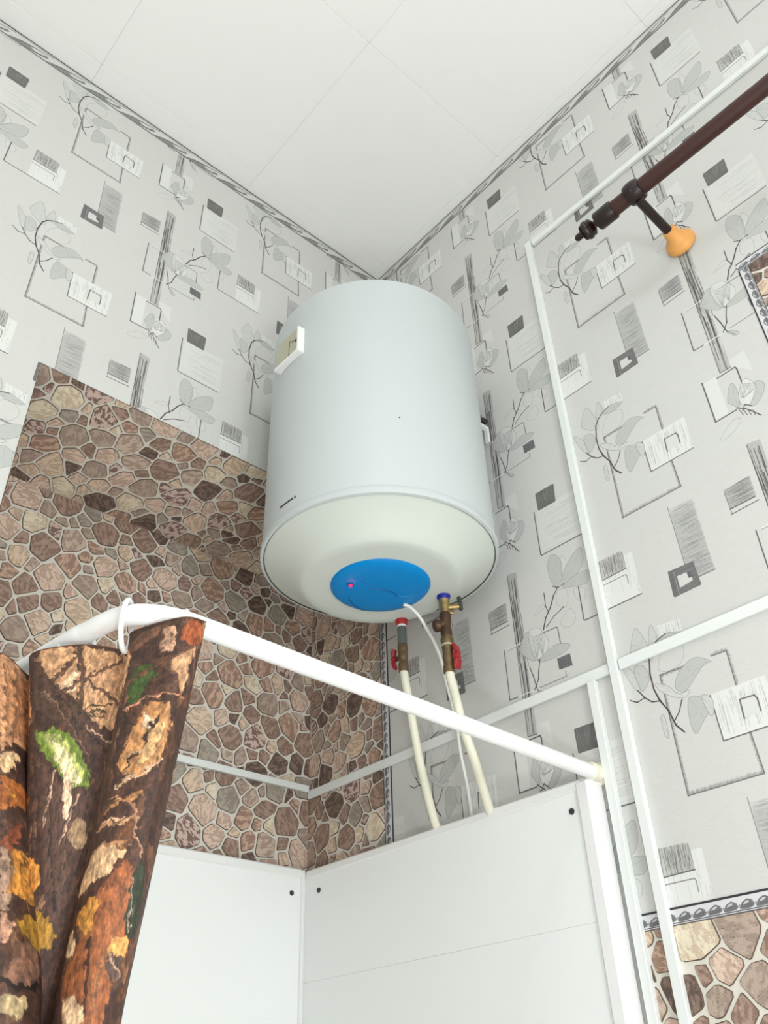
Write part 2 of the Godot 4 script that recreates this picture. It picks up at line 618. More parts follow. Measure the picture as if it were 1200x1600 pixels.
func make_materials() -> void:
	mat("paper", Color.WHITE, 0.75, 0, make_wallpaper())
	mat("border", Color.WHITE, 0.6, 0, make_border())
	mat("ceiling_border", Color.WHITE, 0.6, 0, make_ceiling_border())
	mat("ceiling", Color(0.972, 0.970, 0.960), 0.6)
	mat("plaster", Color(0.93, 0.93, 0.915), 0.8)
	mat("floor", Color(0.90, 0.895, 0.88), 0.5)
	mat("enamel", Color(0.775, 0.80, 0.80), 0.5)
	mat("enamel_cap", Color(0.825, 0.845, 0.815), 0.45)
	mat("seam", Color(0.33, 0.35, 0.33), 0.6)
	mat("blue", Color(0.0, 0.52, 0.80), 0.35)
	M["blue"].metallic_specular = 0.3
	mat("blue_line", Color(0.0, 0.30, 0.56), 0.4)
	mat("blue_pale", Color(0.16, 0.50, 0.76), 0.4)
	mat("pvc", Color(0.965, 0.975, 0.968), 0.4)
	mat("trunk", Color(0.925, 0.94, 0.93), 0.35)
	mat("rod_white", Color(0.95, 0.95, 0.945), 0.3)
	mat("pipe", Color(0.925, 0.91, 0.83), 0.4)
	mat("cord", Color(0.92, 0.92, 0.90), 0.45)
	mat("brass", Color(0.46, 0.38, 0.26), 0.42, 0.55)
	mat("brass_bright", Color(0.66, 0.56, 0.38), 0.28, 0.75)
	mat("brass_dark", Color(0.33, 0.24, 0.17), 0.45, 0.45)
	mat("galvanised", Color(0.40, 0.43, 0.41), 0.5, 0.35)
	mat("red", Color(0.62, 0.10, 0.12), 0.4)
	mat("red_collar", Color(0.66, 0.13, 0.14), 0.45)
	mat("blue_collar", Color(0.06, 0.10, 0.55), 0.4)
	mat("dark_plastic", Color(0.22, 0.23, 0.19), 0.5)
	mat("screw", Color(0.24, 0.24, 0.24), 0.5, 0.4)
	mat("pole_brown", Color(0.225, 0.09, 0.065), 0.45)
	mat("fitting_brown", Color(0.115, 0.045, 0.04), 0.33)
	mat("pine", Color(0.92, 0.66, 0.36), 0.45)
	mat("label_face", Color(0.72, 0.71, 0.62), 0.4)
	mat("ink", Color(0.16, 0.16, 0.16), 0.6)
	mat("grout", Color(0.875, 0.855, 0.81), 0.85)
	mat("stone_edge", Color(0.40, 0.33, 0.28), 0.8)
	var red := mat("indicator", Color(0.9, 0.1, 0.3), 0.3)
	red.emission_enabled = true
	red.emission = Color(1.0, 0.12, 0.35)
	red.emission_energy_multiplier = 1.2
	var glow := mat("globe", Color(1, 1, 1), 0.4)
	glow.emission_enabled = true
	glow.emission = Color(0.976, 0.990, 1.0)
	glow.emission_energy_multiplier = 2.0
	mat("curtain", Color.WHITE, 0.65, 0, make_camouflage())
	M["curtain"].cull_mode = BaseMaterial3D.CULL_DISABLED
	make_stone_materials()


func globe_lamp(called: String, at: Vector3, r: float, energy: float, label: String, category: String) -> void:
	var t := thing(called, label, category, at)
	var st := S()
	var prof := []
	for i in 17:
		var a := -PI / 2 + PI * i / 16
		prof.append(Vector2(maxf(0.0, r * cos(a)), r * sin(a)))
	lathe(st, prof, at, Basis.IDENTITY, 32)
	part("globe", st, M.globe, t)
	st = S()
	if called == "unseen_floor_lamp":
		lathe(st, [Vector2(0, -at.y + 0.001), Vector2(0.13, -at.y + 0.001), Vector2(0.13, -at.y + 0.012), Vector2(0.02, -at.y + 0.03), Vector2(0.012, -at.y + 0.05), Vector2(0.012, -r - 0.03), Vector2(0.04, -r - 0.01), Vector2(0.045, -r + 0.012)], at, Basis.IDENTITY, 32)
	else:
		lathe(st, [Vector2(0, r - 0.01), Vector2(0.05, r - 0.01), Vector2(0.05, r + 0.05), Vector2(0.07, r + 0.06), Vector2(0.07, H - at.y - 0.001), Vector2(0, H - at.y - 0.001)], at, Basis.IDENTITY, 32)
	part("base", st, M.pvc, t)
	var l := OmniLight3D.new()
	l.name = "bulb_light"
	l.light_color = Color(0.976, 0.990, 1.0)
	l.light_energy = energy
	l.light_size = r * 0.9
	l.omni_range = 12.0
	l.omni_attenuation = 2.0
	l.shadow_enabled = true
	t.add_child(l)


# ------------------------------------------------------------------ the setting
func paper_uv(p: Vector3, wall: String) -> Vector2:
	if wall == "right":
		return Vector2((p.z - 0.631) / 0.530, -(p.y - 1.729) / 0.505)
	return Vector2((p.x + 0.418) / 0.530, -(p.y - 2.684) / 0.500)


# an axis-aligned block whose faces carry the wallpaper print
func paper_block(st: SurfaceTool, lo: Vector3, hi: Vector3, wall: String) -> void:
	var c := [Vector3(lo.x, lo.y, lo.z), Vector3(hi.x, lo.y, lo.z), Vector3(hi.x, hi.y, lo.z), Vector3(lo.x, hi.y, lo.z), Vector3(lo.x, lo.y, hi.z), Vector3(hi.x, lo.y, hi.z), Vector3(hi.x, hi.y, hi.z), Vector3(lo.x, hi.y, hi.z)]
	for f in [[4, 5, 6, 7], [1, 0, 3, 2], [5, 1, 2, 6], [0, 4, 7, 3], [7, 6, 2, 3], [0, 1, 5, 4]]:
		quad(st, c[f[0]], c[f[1]], c[f[2]], c[f[3]], true, paper_uv(c[f[0]], wall), paper_uv(c[f[1]], wall), paper_uv(c[f[2]], wall), paper_uv(c[f[3]], wall))


func room() -> void:
	var left := structure("wall_left")
	var st := S()
	paper_block(st, Vector3(-2.25, NTOP, -0.45), Vector3(0.0, H, 0), "left")
	part("papered_wall", st, M.paper, left)
	st = S()
	paper_block(st, Vector3(-2.25, -0.1, -0.45), Vector3(NX, NTOP, 0), "left")
	part("papered_wall", st, M.paper, left)
	var right := structure("wall_right")
	st = S()
	paper_block(st, Vector3(0, -0.1, -0.45), Vector3(0.15, H, 2.45), "right")
	part("papered_wall", st, M.paper, right)
	var back := structure("wall_back")
	st = S()
	box(st, Vector3(-2.25, -0.1, 2.3), Vector3(0, H, 2.45), 0.001)
	part("plastered_wall", st, M.plaster, back)
	var side := structure("wall_side")
	st = S()
	box(st, Vector3(-2.25, -0.1, 0), Vector3(-2.1, H, 2.3), 0.001)
	part("plastered_wall", st, M.plaster, side)
	var fl := structure("floor")
	st = S()
	box(st, Vector3(-2.25, -0.1, -0.45), Vector3(0.15, 0, 2.45), 0.001)
	part("floor_slab", st, M.floor, fl)
	# ceiling of square foam tiles
	var ce := structure("ceiling")
	st = S()
	box(st, Vector3(-2.25, H + 0.010, -0.45), Vector3(0.15, H + 0.15, 2.45), 0.001)
	part("ceiling_slab", st, M.ceiling, ce)
	var xs := [0.0, -0.027, -0.490, -0.955, -1.42, -1.885, -2.1]
	var zs := [0.0, 0.058, 0.528, 0.995, 1.46, 1.93, 2.3]
	for i in 6:
		for k in 6:
			st = S()
			box(st, Vector3(xs[i + 1] + 0.0001, H, zs[k] + 0.0001), Vector3(xs[i] - 0.0001, H + 0.0105, zs[k + 1] - 0.0001), 0.0012)
			part("ceiling_tile", st, M.ceiling, ce)


# a flat strip of border paper, 24 mm wide: a = start and b = end of its line edge, n = out of the wall, w = towards the other edge
func border_strip(st: SurfaceTool, a: Vector3, b: Vector3, n: Vector3, w: Vector3, wide: float, v0 := 0.0, v1 := 1.0) -> void:
	var t := 0.0012
	var len := (b - a).length() / 0.096
	var p := [a + n * t, b + n * t, b + w * wide + n * t, a + w * wide + n * t]
	var q := [a, b, b + w * wide, a + w * wide]
	var flip := (b - a).cross(w).dot(n) < 0
	var uv := [Vector2(0, v0), Vector2(len, v0), Vector2(len, v1), Vector2(0, v1)]
	if flip:
		quad(st, p[3], p[2], p[1], p[0], true, uv[3], uv[2], uv[1], uv[0])
	else:
		quad(st, p[0], p[1], p[2], p[3], true, uv[0], uv[1], uv[2], uv[3])
	for k in 4:
		var k1 := (k + 1) % 4
		if flip:
			quad(st, p[k], p[k1], q[k1], q[k], true, uv[k], uv[k1], uv[k1], uv[k])
		else:
			quad(st, q[k], q[k1], p[k1], p[k], true, uv[k], uv[k1], uv[k1], uv[k])


func borders() -> void:
	var strips := [
		[Vector3(-2.1, H, 0), Vector3(-0.001, H, 0), Vector3(0, 0, 1), Vector3(0, -1, 0), 0.041, 0.0, 1.0],
		[Vector3(0, H, 0.001), Vector3(0, H, 2.3), Vector3(-1, 0, 0), Vector3(0, -1, 0), 0.036, 0.0, 1.0],
		[Vector3(0, 1.0, -0.014), Vector3(0, 2.036, -0.014), Vector3(-1, 0, 0), Vector3(0, 0, -1), 0.024, 0.0, 1.0],
		[Vector3(0, 1.079, 0.500), Vector3(0, 1.079, 2.3), Vector3(-1, 0, 0), Vector3(0, -1, 0), 0.024, 0.0, 1.0],
		[Vector3(0, 1.60, 0.972), Vector3(0, 2.0915, 0.972), Vector3(-1, 0, 0), Vector3(0, 0, 1), 0.020, 0.0, 1.0],
		[Vector3(0, 2.112, 0.972), Vector3(0, 2.112, 1.60), Vector3(-1, 0, 0), Vector3(0, -1, 0), 0.020, 0.0, 1.0],
	]
	var n := 1
	for s in strips:
		var st := S()
		border_strip(st, s[0], s[1], s[2], s[3], s[4], s[5], s[6])
		var o := part("trim_%d" % n, st, M.ceiling_border if n < 3 else M.border, self)
		o.set_meta("kind", "structure")
		n += 1


# ------------------------------------------------------------------ stones
var stone_mats: Array[StandardMaterial3D] = []


func make_stone_materials() -> void:
	var looks := [
		[Color(0.89, 0.79, 0.71), Color(0.76, 0.65, 0.58), 0.9],
		[Color(0.90, 0.80, 0.70), Color(0.77, 0.68, 0.59), 0.8],
		[Color(0.68, 0.57, 0.51), Color(0.54, 0.44, 0.39), 0.8],
		[Color(0.53, 0.44, 0.39), Color(0.38, 0.31, 0.28), 0.9],
		[Color(0.73, 0.65, 0.59), Color(0.63, 0.55, 0.50), 0.7],
		[Color(0.93, 0.89, 0.79), Color(0.82, 0.73, 0.63), 0.6],
		[Color(0.71, 0.67, 0.61), Color(0.57, 0.53, 0.48), 0.5],
		[Color(0.81, 0.68, 0.59), Color(0.62, 0.50, 0.44), 0.9],
		[Color(0.83, 0.73, 0.68), Color(0.51, 0.41, 0.38), 1.0],
		[Color(0.81, 0.73, 0.66), Color(0.69, 0.59, 0.53), 0.9],
	]
	var noise := FastNoiseLite.new()
	noise.seed = 4
	noise.frequency = 1.0
	noise.fractal_octaves = 3
	var n := 0
	for l in looks:
		var im := Image.create(128, 128, false, Image.FORMAT_RGB8)
		var a: Color = l[0]
		var b: Color = l[1]
		var streak: float = l[2]
		for y in 128:
			for x in 128:
				var u := x / 128.0
				var v := y / 128.0
				# long streaks along u, folded so that the sheet repeats
				var s := noise.get_noise_3d(sin(TAU * u) * 0.5, v * 7.0 + n * 9.0, cos(TAU * u) * 0.5)
				var g := noise.get_noise_3d(u * 22.0, v * 22.0, n * 3.0)
				var t := clampf(0.45 + streak * 1.9 * s + 0.55 * g, 0, 1)
				if n == 8:
					t = smoothstep(0.35, 0.6, t)
				var c := a.lerp(b, t)
				if absf(s - 0.12) < 0.018 * streak:
					c = c.darkened(0.42)
				if absf(s + 0.2) < 0.02 * streak:
					c = c.lightened(0.25)
				im.set_pixel(x, y, c)
		var m := mat("stone_%d" % n, Color.WHITE, 0.72, 0, ImageTexture.create_from_image(im))
		stone_mats.append(m)
		n += 1


func clip_half(poly: PackedVector2Array, n: Vector2, d: float) -> PackedVector2Array:
	var out := PackedVector2Array()
	for i in poly.size():
		var p := poly[i]
		var q := poly[(i + 1) % poly.size()]
		var a := p.dot(n) - d
		var b := q.dot(n) - d
		if a <= 0:
			out.append(p)
		if (a < 0 and b > 0) or (a > 0 and b < 0):
			out.append(p.lerp(q, a / (a - b)))
	return out


# Crazy paving over a rectangle w x h whose low left corner is o, with axes u, v and outward n. Each stone is a mesh of its own.
func stone_field(parent: Node3D, o: Vector3, u: Vector3, v: Vector3, n: Vector3, w: float, h: float, big: float, seed_no: int, cap := 1000) -> void:
	var r := RandomNumberGenerator.new()
	r.seed = seed_no
	var at := PackedVector2Array()
	var rad := PackedFloat32Array()
	for stage in 5:
		var size: float = big * [1.0, 0.82, 0.66, 0.52, 0.40][stage]
		var tries := int([0.3, 0.8, 1.5, 3.0, 6.0][stage] * w * h / (size * size))
		for k in tries:
			var p := Vector2(r.randf() * w, r.randf() * h)
			var ok := true
			for j in at.size():
				if p.distance_squared_to(at[j]) < pow((size + rad[j]) * 0.93, 2):
					ok = false
					break
			if ok:
				at.append(p)
				rad.append(size * r.randf_range(0.88, 1.08))
	var gap := 0.0018
	var made := 0
	for i in at.size():
		var p := at[i]
		var poly := PackedVector2Array([Vector2(0, 0), Vector2(w, 0), Vector2(w, h), Vector2(0, h)])
		var turn := r.randf() * PI
		for j in at.size():
			if j == i or p.distance_squared_to(at[j]) > pow(big * 4.0, 2):
				continue
			var d := at[j] - p
			var len := d.length()
			var e := (len * len + rad[i] * rad[i] - rad[j] * rad[j]) / (2 * len)
			# both neighbours tilt and shift their common joint alike
			var key := float(mini(i, j) * 131 + maxi(i, j) * 17 + seed_no)
			var tilt := (fposmod(sin(key * 12.9898) * 43758.5453, 1.0) - 0.5) * 0.75
			var shift := (fposmod(sin(key * 78.233) * 9631.137, 1.0) - 0.5) * 0.26 * minf(rad[i], rad[j]) * (1.0 if i < j else -1.0)
			var nn := (d / len).rotated(tilt)
			var on_joint := p + d / len * (e + shift)
			poly = clip_half(poly, nn, on_joint.dot(nn) - gap * r.randf_range(0.6, 1.5))
			if poly.size() < 3:
				break
		if poly.size() < 3:
			continue
		# drop very short sides, then cut the corners
		var clean := PackedVector2Array()
		for k in poly.size():
			if poly[k].distance_to(poly[(k + 1) % poly.size()]) > 0.0035:
				clean.append(poly[k])
		if clean.size() < 3:
			continue
		var round_ := PackedVector2Array()
		for k in clean.size():
			var q := clean[k]
			var a := clean[(k + clean.size() - 1) % clean.size()]
			var b := clean[(k + 1) % clean.size()]
			var cut := r.randf_range(0.05, 0.17)
			var edge_cell := q.x < 0.001 or q.y < 0.001 or q.x > w - 0.001 or q.y > h - 0.001
			if edge_cell:
				round_.append(q)
			else:
				round_.append(q.lerp(a, cut))
				round_.append(q.lerp(b, cut))
		var mid := Vector2.ZERO
		for q in round_:
			mid += q / round_.size()
		var area := 0.0
		for k in round_.size():
			area += (round_[k] - mid).cross(round_[(k + 1) % round_.size()] - mid) / 2
		if absf(area) < 0.00004:
			continue
		made += 1
		if made > cap:
			break
		var top := S()
		var rim := S()
		var rise := r.randf_range(0.0012, 0.0022)
		var off := Vector2(r.randf(), r.randf())
		var uv := func(q: Vector2) -> Vector2:
			return (q - mid).rotated(turn) / 0.065 + off
		var lift := func(q: Vector2, z: float) -> Vector3:
			return o + u * q.x + v * q.y + n * z
		for k in round_.size():
			var q0 := round_[k]
			var q1 := round_[(k + 1) % round_.size()]
			var f0 := 1.0 - 0.0016 / maxf(q0.distance_to(mid), 0.004)
			var f1 := 1.0 - 0.0016 / maxf(q1.distance_to(mid), 0.004)
			var i0 := mid + (q0 - mid) * f0
			var i1 := mid + (q1 - mid) * f1
			tri(top, lift.call(mid, rise), lift.call(i0, rise), lift.call(i1, rise), true, uv.call(mid), uv.call(i0), uv.call(i1))
			quad(rim, lift.call(q0, 0.0), lift.call(q1, 0.0), lift.call(i1, rise), lift.call(i0, rise))
		top.generate_normals()
		rim.generate_normals()
		var mesh := top.commit()
		mesh = rim.commit(mesh)
		var pick: int = [0, 0, 1, 1, 2, 2, 2, 3, 3, 4, 4, 5, 6, 7, 7, 8, 9, 2][r.randi_range(0, 17)]
		if absf(area) < 0.00035 and r.randf() < 0.45:
			pick = [2, 3, 3, 4][r.randi_range(0, 3)]
		mesh.surface_set_material(0, stone_mats[pick])
		mesh.surface_set_material(1, M.stone_edge)
		var mi := MeshInstance3D.new()
		mi.name = "stone"
		mi.mesh = mesh
		parent.add_child(mi, true)


func stone_wallpaper() -> void:
	var left: Node3D = get_node("wall_left")
	var right: Node3D = get_node("wall_right")
	# back of the niche, its sloping underside and its cheek
	var st := S()
	box(st, Vector3(NX, -0.1, -0.45), Vector3(0, 2.06, NZ), 0.0005)
	var back := part("niche_back", st, M.grout, left)
	back.position = Vector3.ZERO
	st = S()
	var a := Vector3(NX, NTOP, -0.0005)
	var b := Vector3(0, NTOP, -0.0005)
	var c := Vector3(0, NBEND, NZ)
	var d := Vector3(NX, NBEND, NZ)
	var up := Vector3(0, 0.10, 0)
	quad(st, b, a, d, c)
	quad(st, Vector3(NX, NTOP + 0.03, -0.001), Vector3(0, NTOP + 0.03, -0.001), Vector3(0, NBEND + 0.10, NZ), Vector3(NX, NBEND + 0.10, NZ))
	quad(st, a, b, b + Vector3(0, 0.03, 0), a + Vector3(0, 0.03, 0))
	var under := part("niche_soffit", st, M.grout, left)
	under.position = Vector3.ZERO
	stone_field(back, Vector3(NX, 1.265, NZ), Vector3.RIGHT, Vector3.UP, Vector3(0, 0, 1), -NX, NBEND - 1.265, 0.030, 11)
	var slope := (c - b)
	stone_field(under, d, Vector3.RIGHT, -slope.normalized(), Vector3(0, -1, slope.y / slope.z).normalized(), -NX, slope.length(), 0.030, 12)
	st = S()
	box(st, Vector3(NX - 0.02, -0.1, NZ), Vector3(NX + 0.0008, 2.03, -0.001), 0.0002)
	var cheek := part("niche_cheek", st, M.grout, left)
	stone_field(cheek, Vector3(NX + 0.0008, 1.265, -0.001), Vector3(0, 0, -1), Vector3.UP, Vector3(1, 0, 0), -NZ - 0.002, 0.76, 0.030, 16)
	# the return on the right wall, the dado and the framed field
	st = S()
	box(st, Vector3(-0.0008, 1.0, NZ), Vector3(0.02, NBEND + 0.02, -0.037), 0.0002)
	var ret := part("stone_paper_strip", st, M.grout, right)
	ret.position = Vector3.ZERO
	stone_field(ret, Vector3(-0.0008, 1.265, NZ), Vector3(0, 0, 1), Vector3.UP, Vector3(-1, 0, 0), -0.037 - NZ, NBEND - 1.265, 0.029, 13)
	st = S()
	box(st, Vector3(-0.0008, 0, 0.50), Vector3(0.02, 1.056, 2.29), 0.0002)
	var dado := part("stone_paper_dado", st, M.grout, right)
	dado.position = Vector3.ZERO
	stone_field(dado, Vector3(-0.0008, 0.66, 0.50), Vector3(0, 0, 1), Vector3.UP, Vector3(-1, 0, 0), 0.50, 0.396, 0.034, 14)
	st = S()
	box(st, Vector3(-0.0008, 1.60, 0.992), Vector3(0.02, 2.092, 1.60), 0.0002)
	var field := part("stone_paper_field", st, M.grout, right)
	field.position = Vector3.ZERO
	stone_field(field, Vector3(-0.0008, 1.75, 0.992), Vector3(0, 0, 1), Vector3.UP, Vector3(-1, 0, 0), 0.16, 0.342, 0.026, 15)


# ------------------------------------------------------------------ the water heater
const HC := Vector3(-0.2644, 0, 0.2597)
const HR := 0.226
const HB := 1.7074
const HT := 2.265


func water_heater() -> void:
	var t := thing("water_heater", "large white cylindrical water heater hung in the corner with a blue round cover underneath", "water heater", Vector3(HC.x, HB - 0.05, HC.z))
	var at := Vector3(HC.x, 0, HC.z)
	var st := S()
	lathe(st, [Vector2(0.2215, HB + 0.004), Vector2(0.2225, HB + 0.012), Vector2(0.2225, HT - 0.012), Vector2(0.220, HT - 0.004), Vector2(0.212, HT), Vector2(0.16, HT + 0.012), Vector2(0, HT + 0.02)], at, Basis.IDENTITY, 120)
	part("tank_body", st, M.enamel, t)
	st = S()
	lathe(st, [Vector2(0.2195, HB - 0.002), Vector2(0.2245, HB - 0.001), Vector2(0.226, HB + 0.003), Vector2(0.226, HB + 0.010), Vector2(0.2245, HB + 0.014), Vector2(0.2220, HB + 0.015)], at, Basis.IDENTITY, 120)
	part("rim_ring", st, M.enamel, t)
	st = S()
	lathe(st, [Vector2(0.2175, HB - 0.0005), Vector2(0.2200, HB - 0.0005), Vector2(0.2205, HB + 0.002)], at, Basis.IDENTITY, 120)
	part("seam", st, M.seam, t)
	st = S()
	lathe(st, [Vector2(0, HB - 0.050), Vector2(0.13, HB - 0.050), Vector2(0.144, HB - 0.0495), Vector2(0.150, HB - 0.047), Vector2(0.158, HB - 0.040), Vector2(0.180, HB - 0.022), Vector2(0.200, HB - 0.009), Vector2(0.212, HB - 0.003), Vector2(0.2182, HB)], at, Basis.IDENTITY, 120)
	part("bottom_cap", st, M.enamel_cap, t)
	# blue cover: a shallow dome with a crescent groove and a raised curved line
	st = S()
	lathe(st, [Vector2(0, HB - 0.0625), Vector2(0.03, HB - 0.0622), Vector2(0.06, HB - 0.0608), Vector2(0.080, HB - 0.0580), Vector2(0.090, HB - 0.0545), Vector2(0.0935, HB - 0.0505), Vector2(0.094, HB - 0.048)], at, Basis.IDENTITY, 72)
	var cover := part("blue_cover", st, M.blue, t)
	var dome := func(x: float, z: float, extra: float) -> Vector3:
		var q := Vector2(x - HC.x, z - HC.z).length() / 0.094
		return Vector3(x, HB - 0.0625 + 0.0045 * pow(q, 2.6) + 0.0075 * pow(q, 12) - extra, z)
	st = S()
	tube(st, curve([dome.call(-0.282, 0.257, 0.0), dome.call(-0.270, 0.266, 0.0), dome.call(-0.255, 0.271, 0.0), dome.call(-0.240, 0.271, 0.0), dome.call(-0.226, 0.266, 0.0)], 5), 0.0011, 8)
	part("crescent_line", st, M.blue_line, cover)
	st = S()
	tube(st, curve([dome.call(-0.291, 0.199, 0.0), dome.call(-0.270, 0.187, 0.0), dome.call(-0.245, 0.178, 0.0), dome.call(-0.227, 0.175, 0.0)], 5), 0.0009, 8)
	part("crescent_line", st, M.blue_line, cover)
	st = S()
	tube(st, curve([dome.call(-0.226, 0.266, 0.0), dome.call(-0.212, 0.278, 0.0), dome.call(-0.200, 0.297, 0.0), dome.call(-0.194, 0.312, 0.0)], 5), 0.0008, 8)
	part("raised_line", st, M.blue_pale, cover)
	st = S()
	tube(st, curve([dome.call(-0.332, 0.273, 0.0), dome.call(-0.310, 0.269, 0.0), dome.call(-0.290, 0.262, 0.0), dome.call(-0.283, 0.257, 0.0)], 5), 0.0008, 8)
	part("raised_line", st, M.blue_pale, cover)
	var lamp_at: Vector3 = dome.call(-0.322, 0.242, 0.0)
	st = S()
	lathe(st, [Vector2(0.0042, -0.002), Vector2(0.0062, -0.0005), Vector2(0.0062, 0.0025), Vector2(0.0042, 0.003)], lamp_at, Basis.IDENTITY, 24)
	part("lamp_bezel", st, M.blue_line, cover)
	st = S()
	lathe(st, [Vector2(0, -0.0045), Vector2(0.0025, -0.0038), Vector2(0.0042, -0.0016), Vector2(0.0044, 0.001)], lamp_at, Basis.IDENTITY, 24)
	var red := part("indicator_lamp", st, M.indicator, cover)
	red.set_meta("label", "small glowing red indicator lamp")
	var l := OmniLight3D.new()
	l.name = "indicator_light"
	l.light_color = Color(1.0, 0.15, 0.35)
	l.light_energy = 0.0004
	l.light_size = 0.003
	l.omni_range = 4.0
	l.omni_attenuation = 2.0
	l.shadow_enabled = true
	t.add_child(l)
	l.position = lamp_at - t.position + Vector3(0, -0.0015, 0)
	# thermometer plate on the left side, facing -x
	var fx := HC.x - HR
	st = S()
	box(st, Vector3(fx - 0.006, 2.103, HC.z - 0.040), Vector3(fx + 0.012, 2.172, HC.z + 0.030), 0.0005)
	var gauge := part("gauge_plate", st, M.label_face, t)
	st = S()
	box(st, Vector3(fx - 0.009, 2.100, HC.z + 0.0295), Vector3(fx + 0.016, 2.170, HC.z + 0.0350), 0.001)
	box(st, Vector3(fx - 0.009, 2.100, HC.z - 0.046), Vector3(fx + 0.016, 2.106, HC.z + 0.031), 0.001)
	part("frame", st, M.rod_white, gauge)
	st = S()
	box(st, Vector3(fx - 0.0068, 2.134, HC.z + 0.020), Vector3(fx - 0.005, 2.141, HC.z + 0.026), 0.0002)
	box(st, Vector3(fx - 0.0068, 2.141, HC.z + 0.009), Vector3(fx - 0.005, 2.1435, HC.z + 0.016), 0.0002)
	tube(st, [Vector3(fx - 0.006, 2.110, HC.z + 0.000), Vector3(fx - 0.006, 2.152, HC.z + 0.003)], 0.0008, 8)
	part("gauge_marks", st, M.dark_plastic, gauge)
	# printed mark low on the left, and a speck on the front
	st = S()
	var prev := Vector3.ZERO
	for k in 13:
		var ang := deg_to_rad(172.7 + 11.2 * k / 12.0)
		var p := Vector3(HC.x + cos(ang) * 0.2226, 1.7435, HC.z + sin(ang) * 0.2226)
		if k > 0 and k != 2:
			var hgt := 0.0024 if k % 3 else 0.0034
			if k == 12 or k == 1:
				hgt = 0.0046
			box(st, Vector3(-0.0009, -hgt / 2, -0.0016), Vector3(0.0009, hgt / 2, 0.0016), 0.0002, Basis.IDENTITY)
			# placed by moving the last box
			st = moved(st, (p + prev) / 2.0, -(ang - PI))
		prev = p
	var mark_mesh := mark
	mark = null
	part("printed_mark", mark_mesh, M.ink, t)
	st = S()
	lathe(st, [Vector2(0.0016, -0.001), Vector2(0.0014, 0.0006), Vector2(0, 0.0009)], Vector3(HC.x + cos(2.111) * 0.2226, 1.879, HC.z + sin(2.111) * 0.2226), along(Vector3(cos(2.111), 0, sin(2.111))), 12)
	part("chip", st, M.ink, t)
	# wall bracket between the tank and the right wall
	var br: MeshInstance3D
	for z in [0.16, 0.343]:
		st = S()
		box(st, Vector3(-0.085, 2.128, z), Vector3(-0.0005, 2.134, z + 0.012), 0.001)
		box(st, Vector3(-0.006, 2.09, z), Vector3(-0.0005, 2.1295, z + 0.012), 0.001)
		br = part("wall_bracket", st, M.rod_white, t)
	st = S()
	lathe(st, [Vector2(0, 0), Vector2(0.007, 0), Vector2(0.007, 0.012), Vector2(0.004, 0.014), Vector2(0.004, 0.03), Vector2(0, 0.03)], Vector3(-0.005, 2.150, 0.351), along(Vector3(-1, 0, 0)), 12)
	part("bracket_bolt", st, M.screw, br)


var mark: SurfaceTool = null

# turns what st holds about y, moves it to p and adds it to the mark; gives an empty tool back
func moved(st: SurfaceTool, p: Vector3, ang: float) -> SurfaceTool:
	if mark == null:
		mark = S()
	st.generate_normals()
	mark.append_from(st.commit(), 0, Transform3D(Basis(Vector3.UP, ang), p))
	return S()


# ------------------------------------------------------------------ shower panels
func shower_panels() -> void:
	var t := thing("shower_wall_panel", "wide white shower panel on the right wall with two dark screws along its top", "wall panel", Vector3(-0.035, 0, 0.1), "white shower panels in the niche")
	var st := S()
	box(st, Vector3(-0.035, 1.0740, -0.262), Vector3(-0.029, 1.280, 0.470), 0.0005)
	part("upper_board", st, M.pvc, t)
	st = S()
	box(st, Vector3(-0.035, 0.02, -0.262), Vector3(-0.029, 1.0738, 0.470), 0.0005)
	part("lower_board", st, M.pvc, t)
	st = S()
	box(st, Vector3(-0.039, 1.266, -0.250), Vector3(-0.027, 1.2825, 0.470), 0.004)
	part("top_trim", st, M.rod_white, t)
	st = S()
	box(st, Vector3(-0.041, 0.02, 0.458), Vector3(-0.0006, 1.284, 0.4905), 0.008)
	part("end_post", st, M.rod_white, t)
	st = S()
	box(st, Vector3(-0.029, 0.02, 0.10), Vector3(-0.0006, 1.20, 0.13), 0.001)
	part("batten", st, M.pvc, t)
	for z in [-0.208, 0.445]:
		st = S()
		lathe(st, [Vector2(0, 0), Vector2(0.0052, 0), Vector2(0.0050, 0.0016), Vector2(0.0038, 0.003), Vector2(0, 0.0036)], Vector3(-0.0349, 1.238, z), along(Vector3(-1, 0, 0)), 20)
		part("screw", st, M.screw, t)
	t = thing("shower_wall_panel", "white shower panel on the niche back beside the camouflage curtain, one dark screw at its top corner", "wall panel", Vector3(-0.45, 0, -0.262), "white shower panels in the niche")
	st = S()
	box(st, Vector3(-0.88, 0.02, -0.266), Vector3(-0.041, 1.284, -0.260), 0.0012)
	part("board", st, M.pvc, t)
	st = S()
	box(st, Vector3(-0.88, 1.270, -0.268), Vector3(-0.041, 1.2875, -0.256), 0.004)
	part("top_trim", st, M.rod_white, t)
	st = S()
	box(st, Vector3(-0.44, 0.02, NZ + 0.003), Vector3(-0.40, 1.20, -0.266), 0.001)
	part("batten", st, M.pvc, t)
	st = S()
	lathe(st, [Vector2(0, 0), Vector2(0.0052, 0), Vector2(0.0050, 0.0016), Vector2(0.0038, 0.003), Vector2(0, 0.0036)], Vector3(-0.066, 1.238, -0.2601), along(Vector3(0, 0, 1)), 20)
	part("screw", st, M.screw, t)
	st = S()
	box(st, Vector3(-0.043, 0.02, -0.268), Vector3(-0.034, 1.2855, -0.254), 0.003)
	part("corner_trim", st, M.rod_white, t)


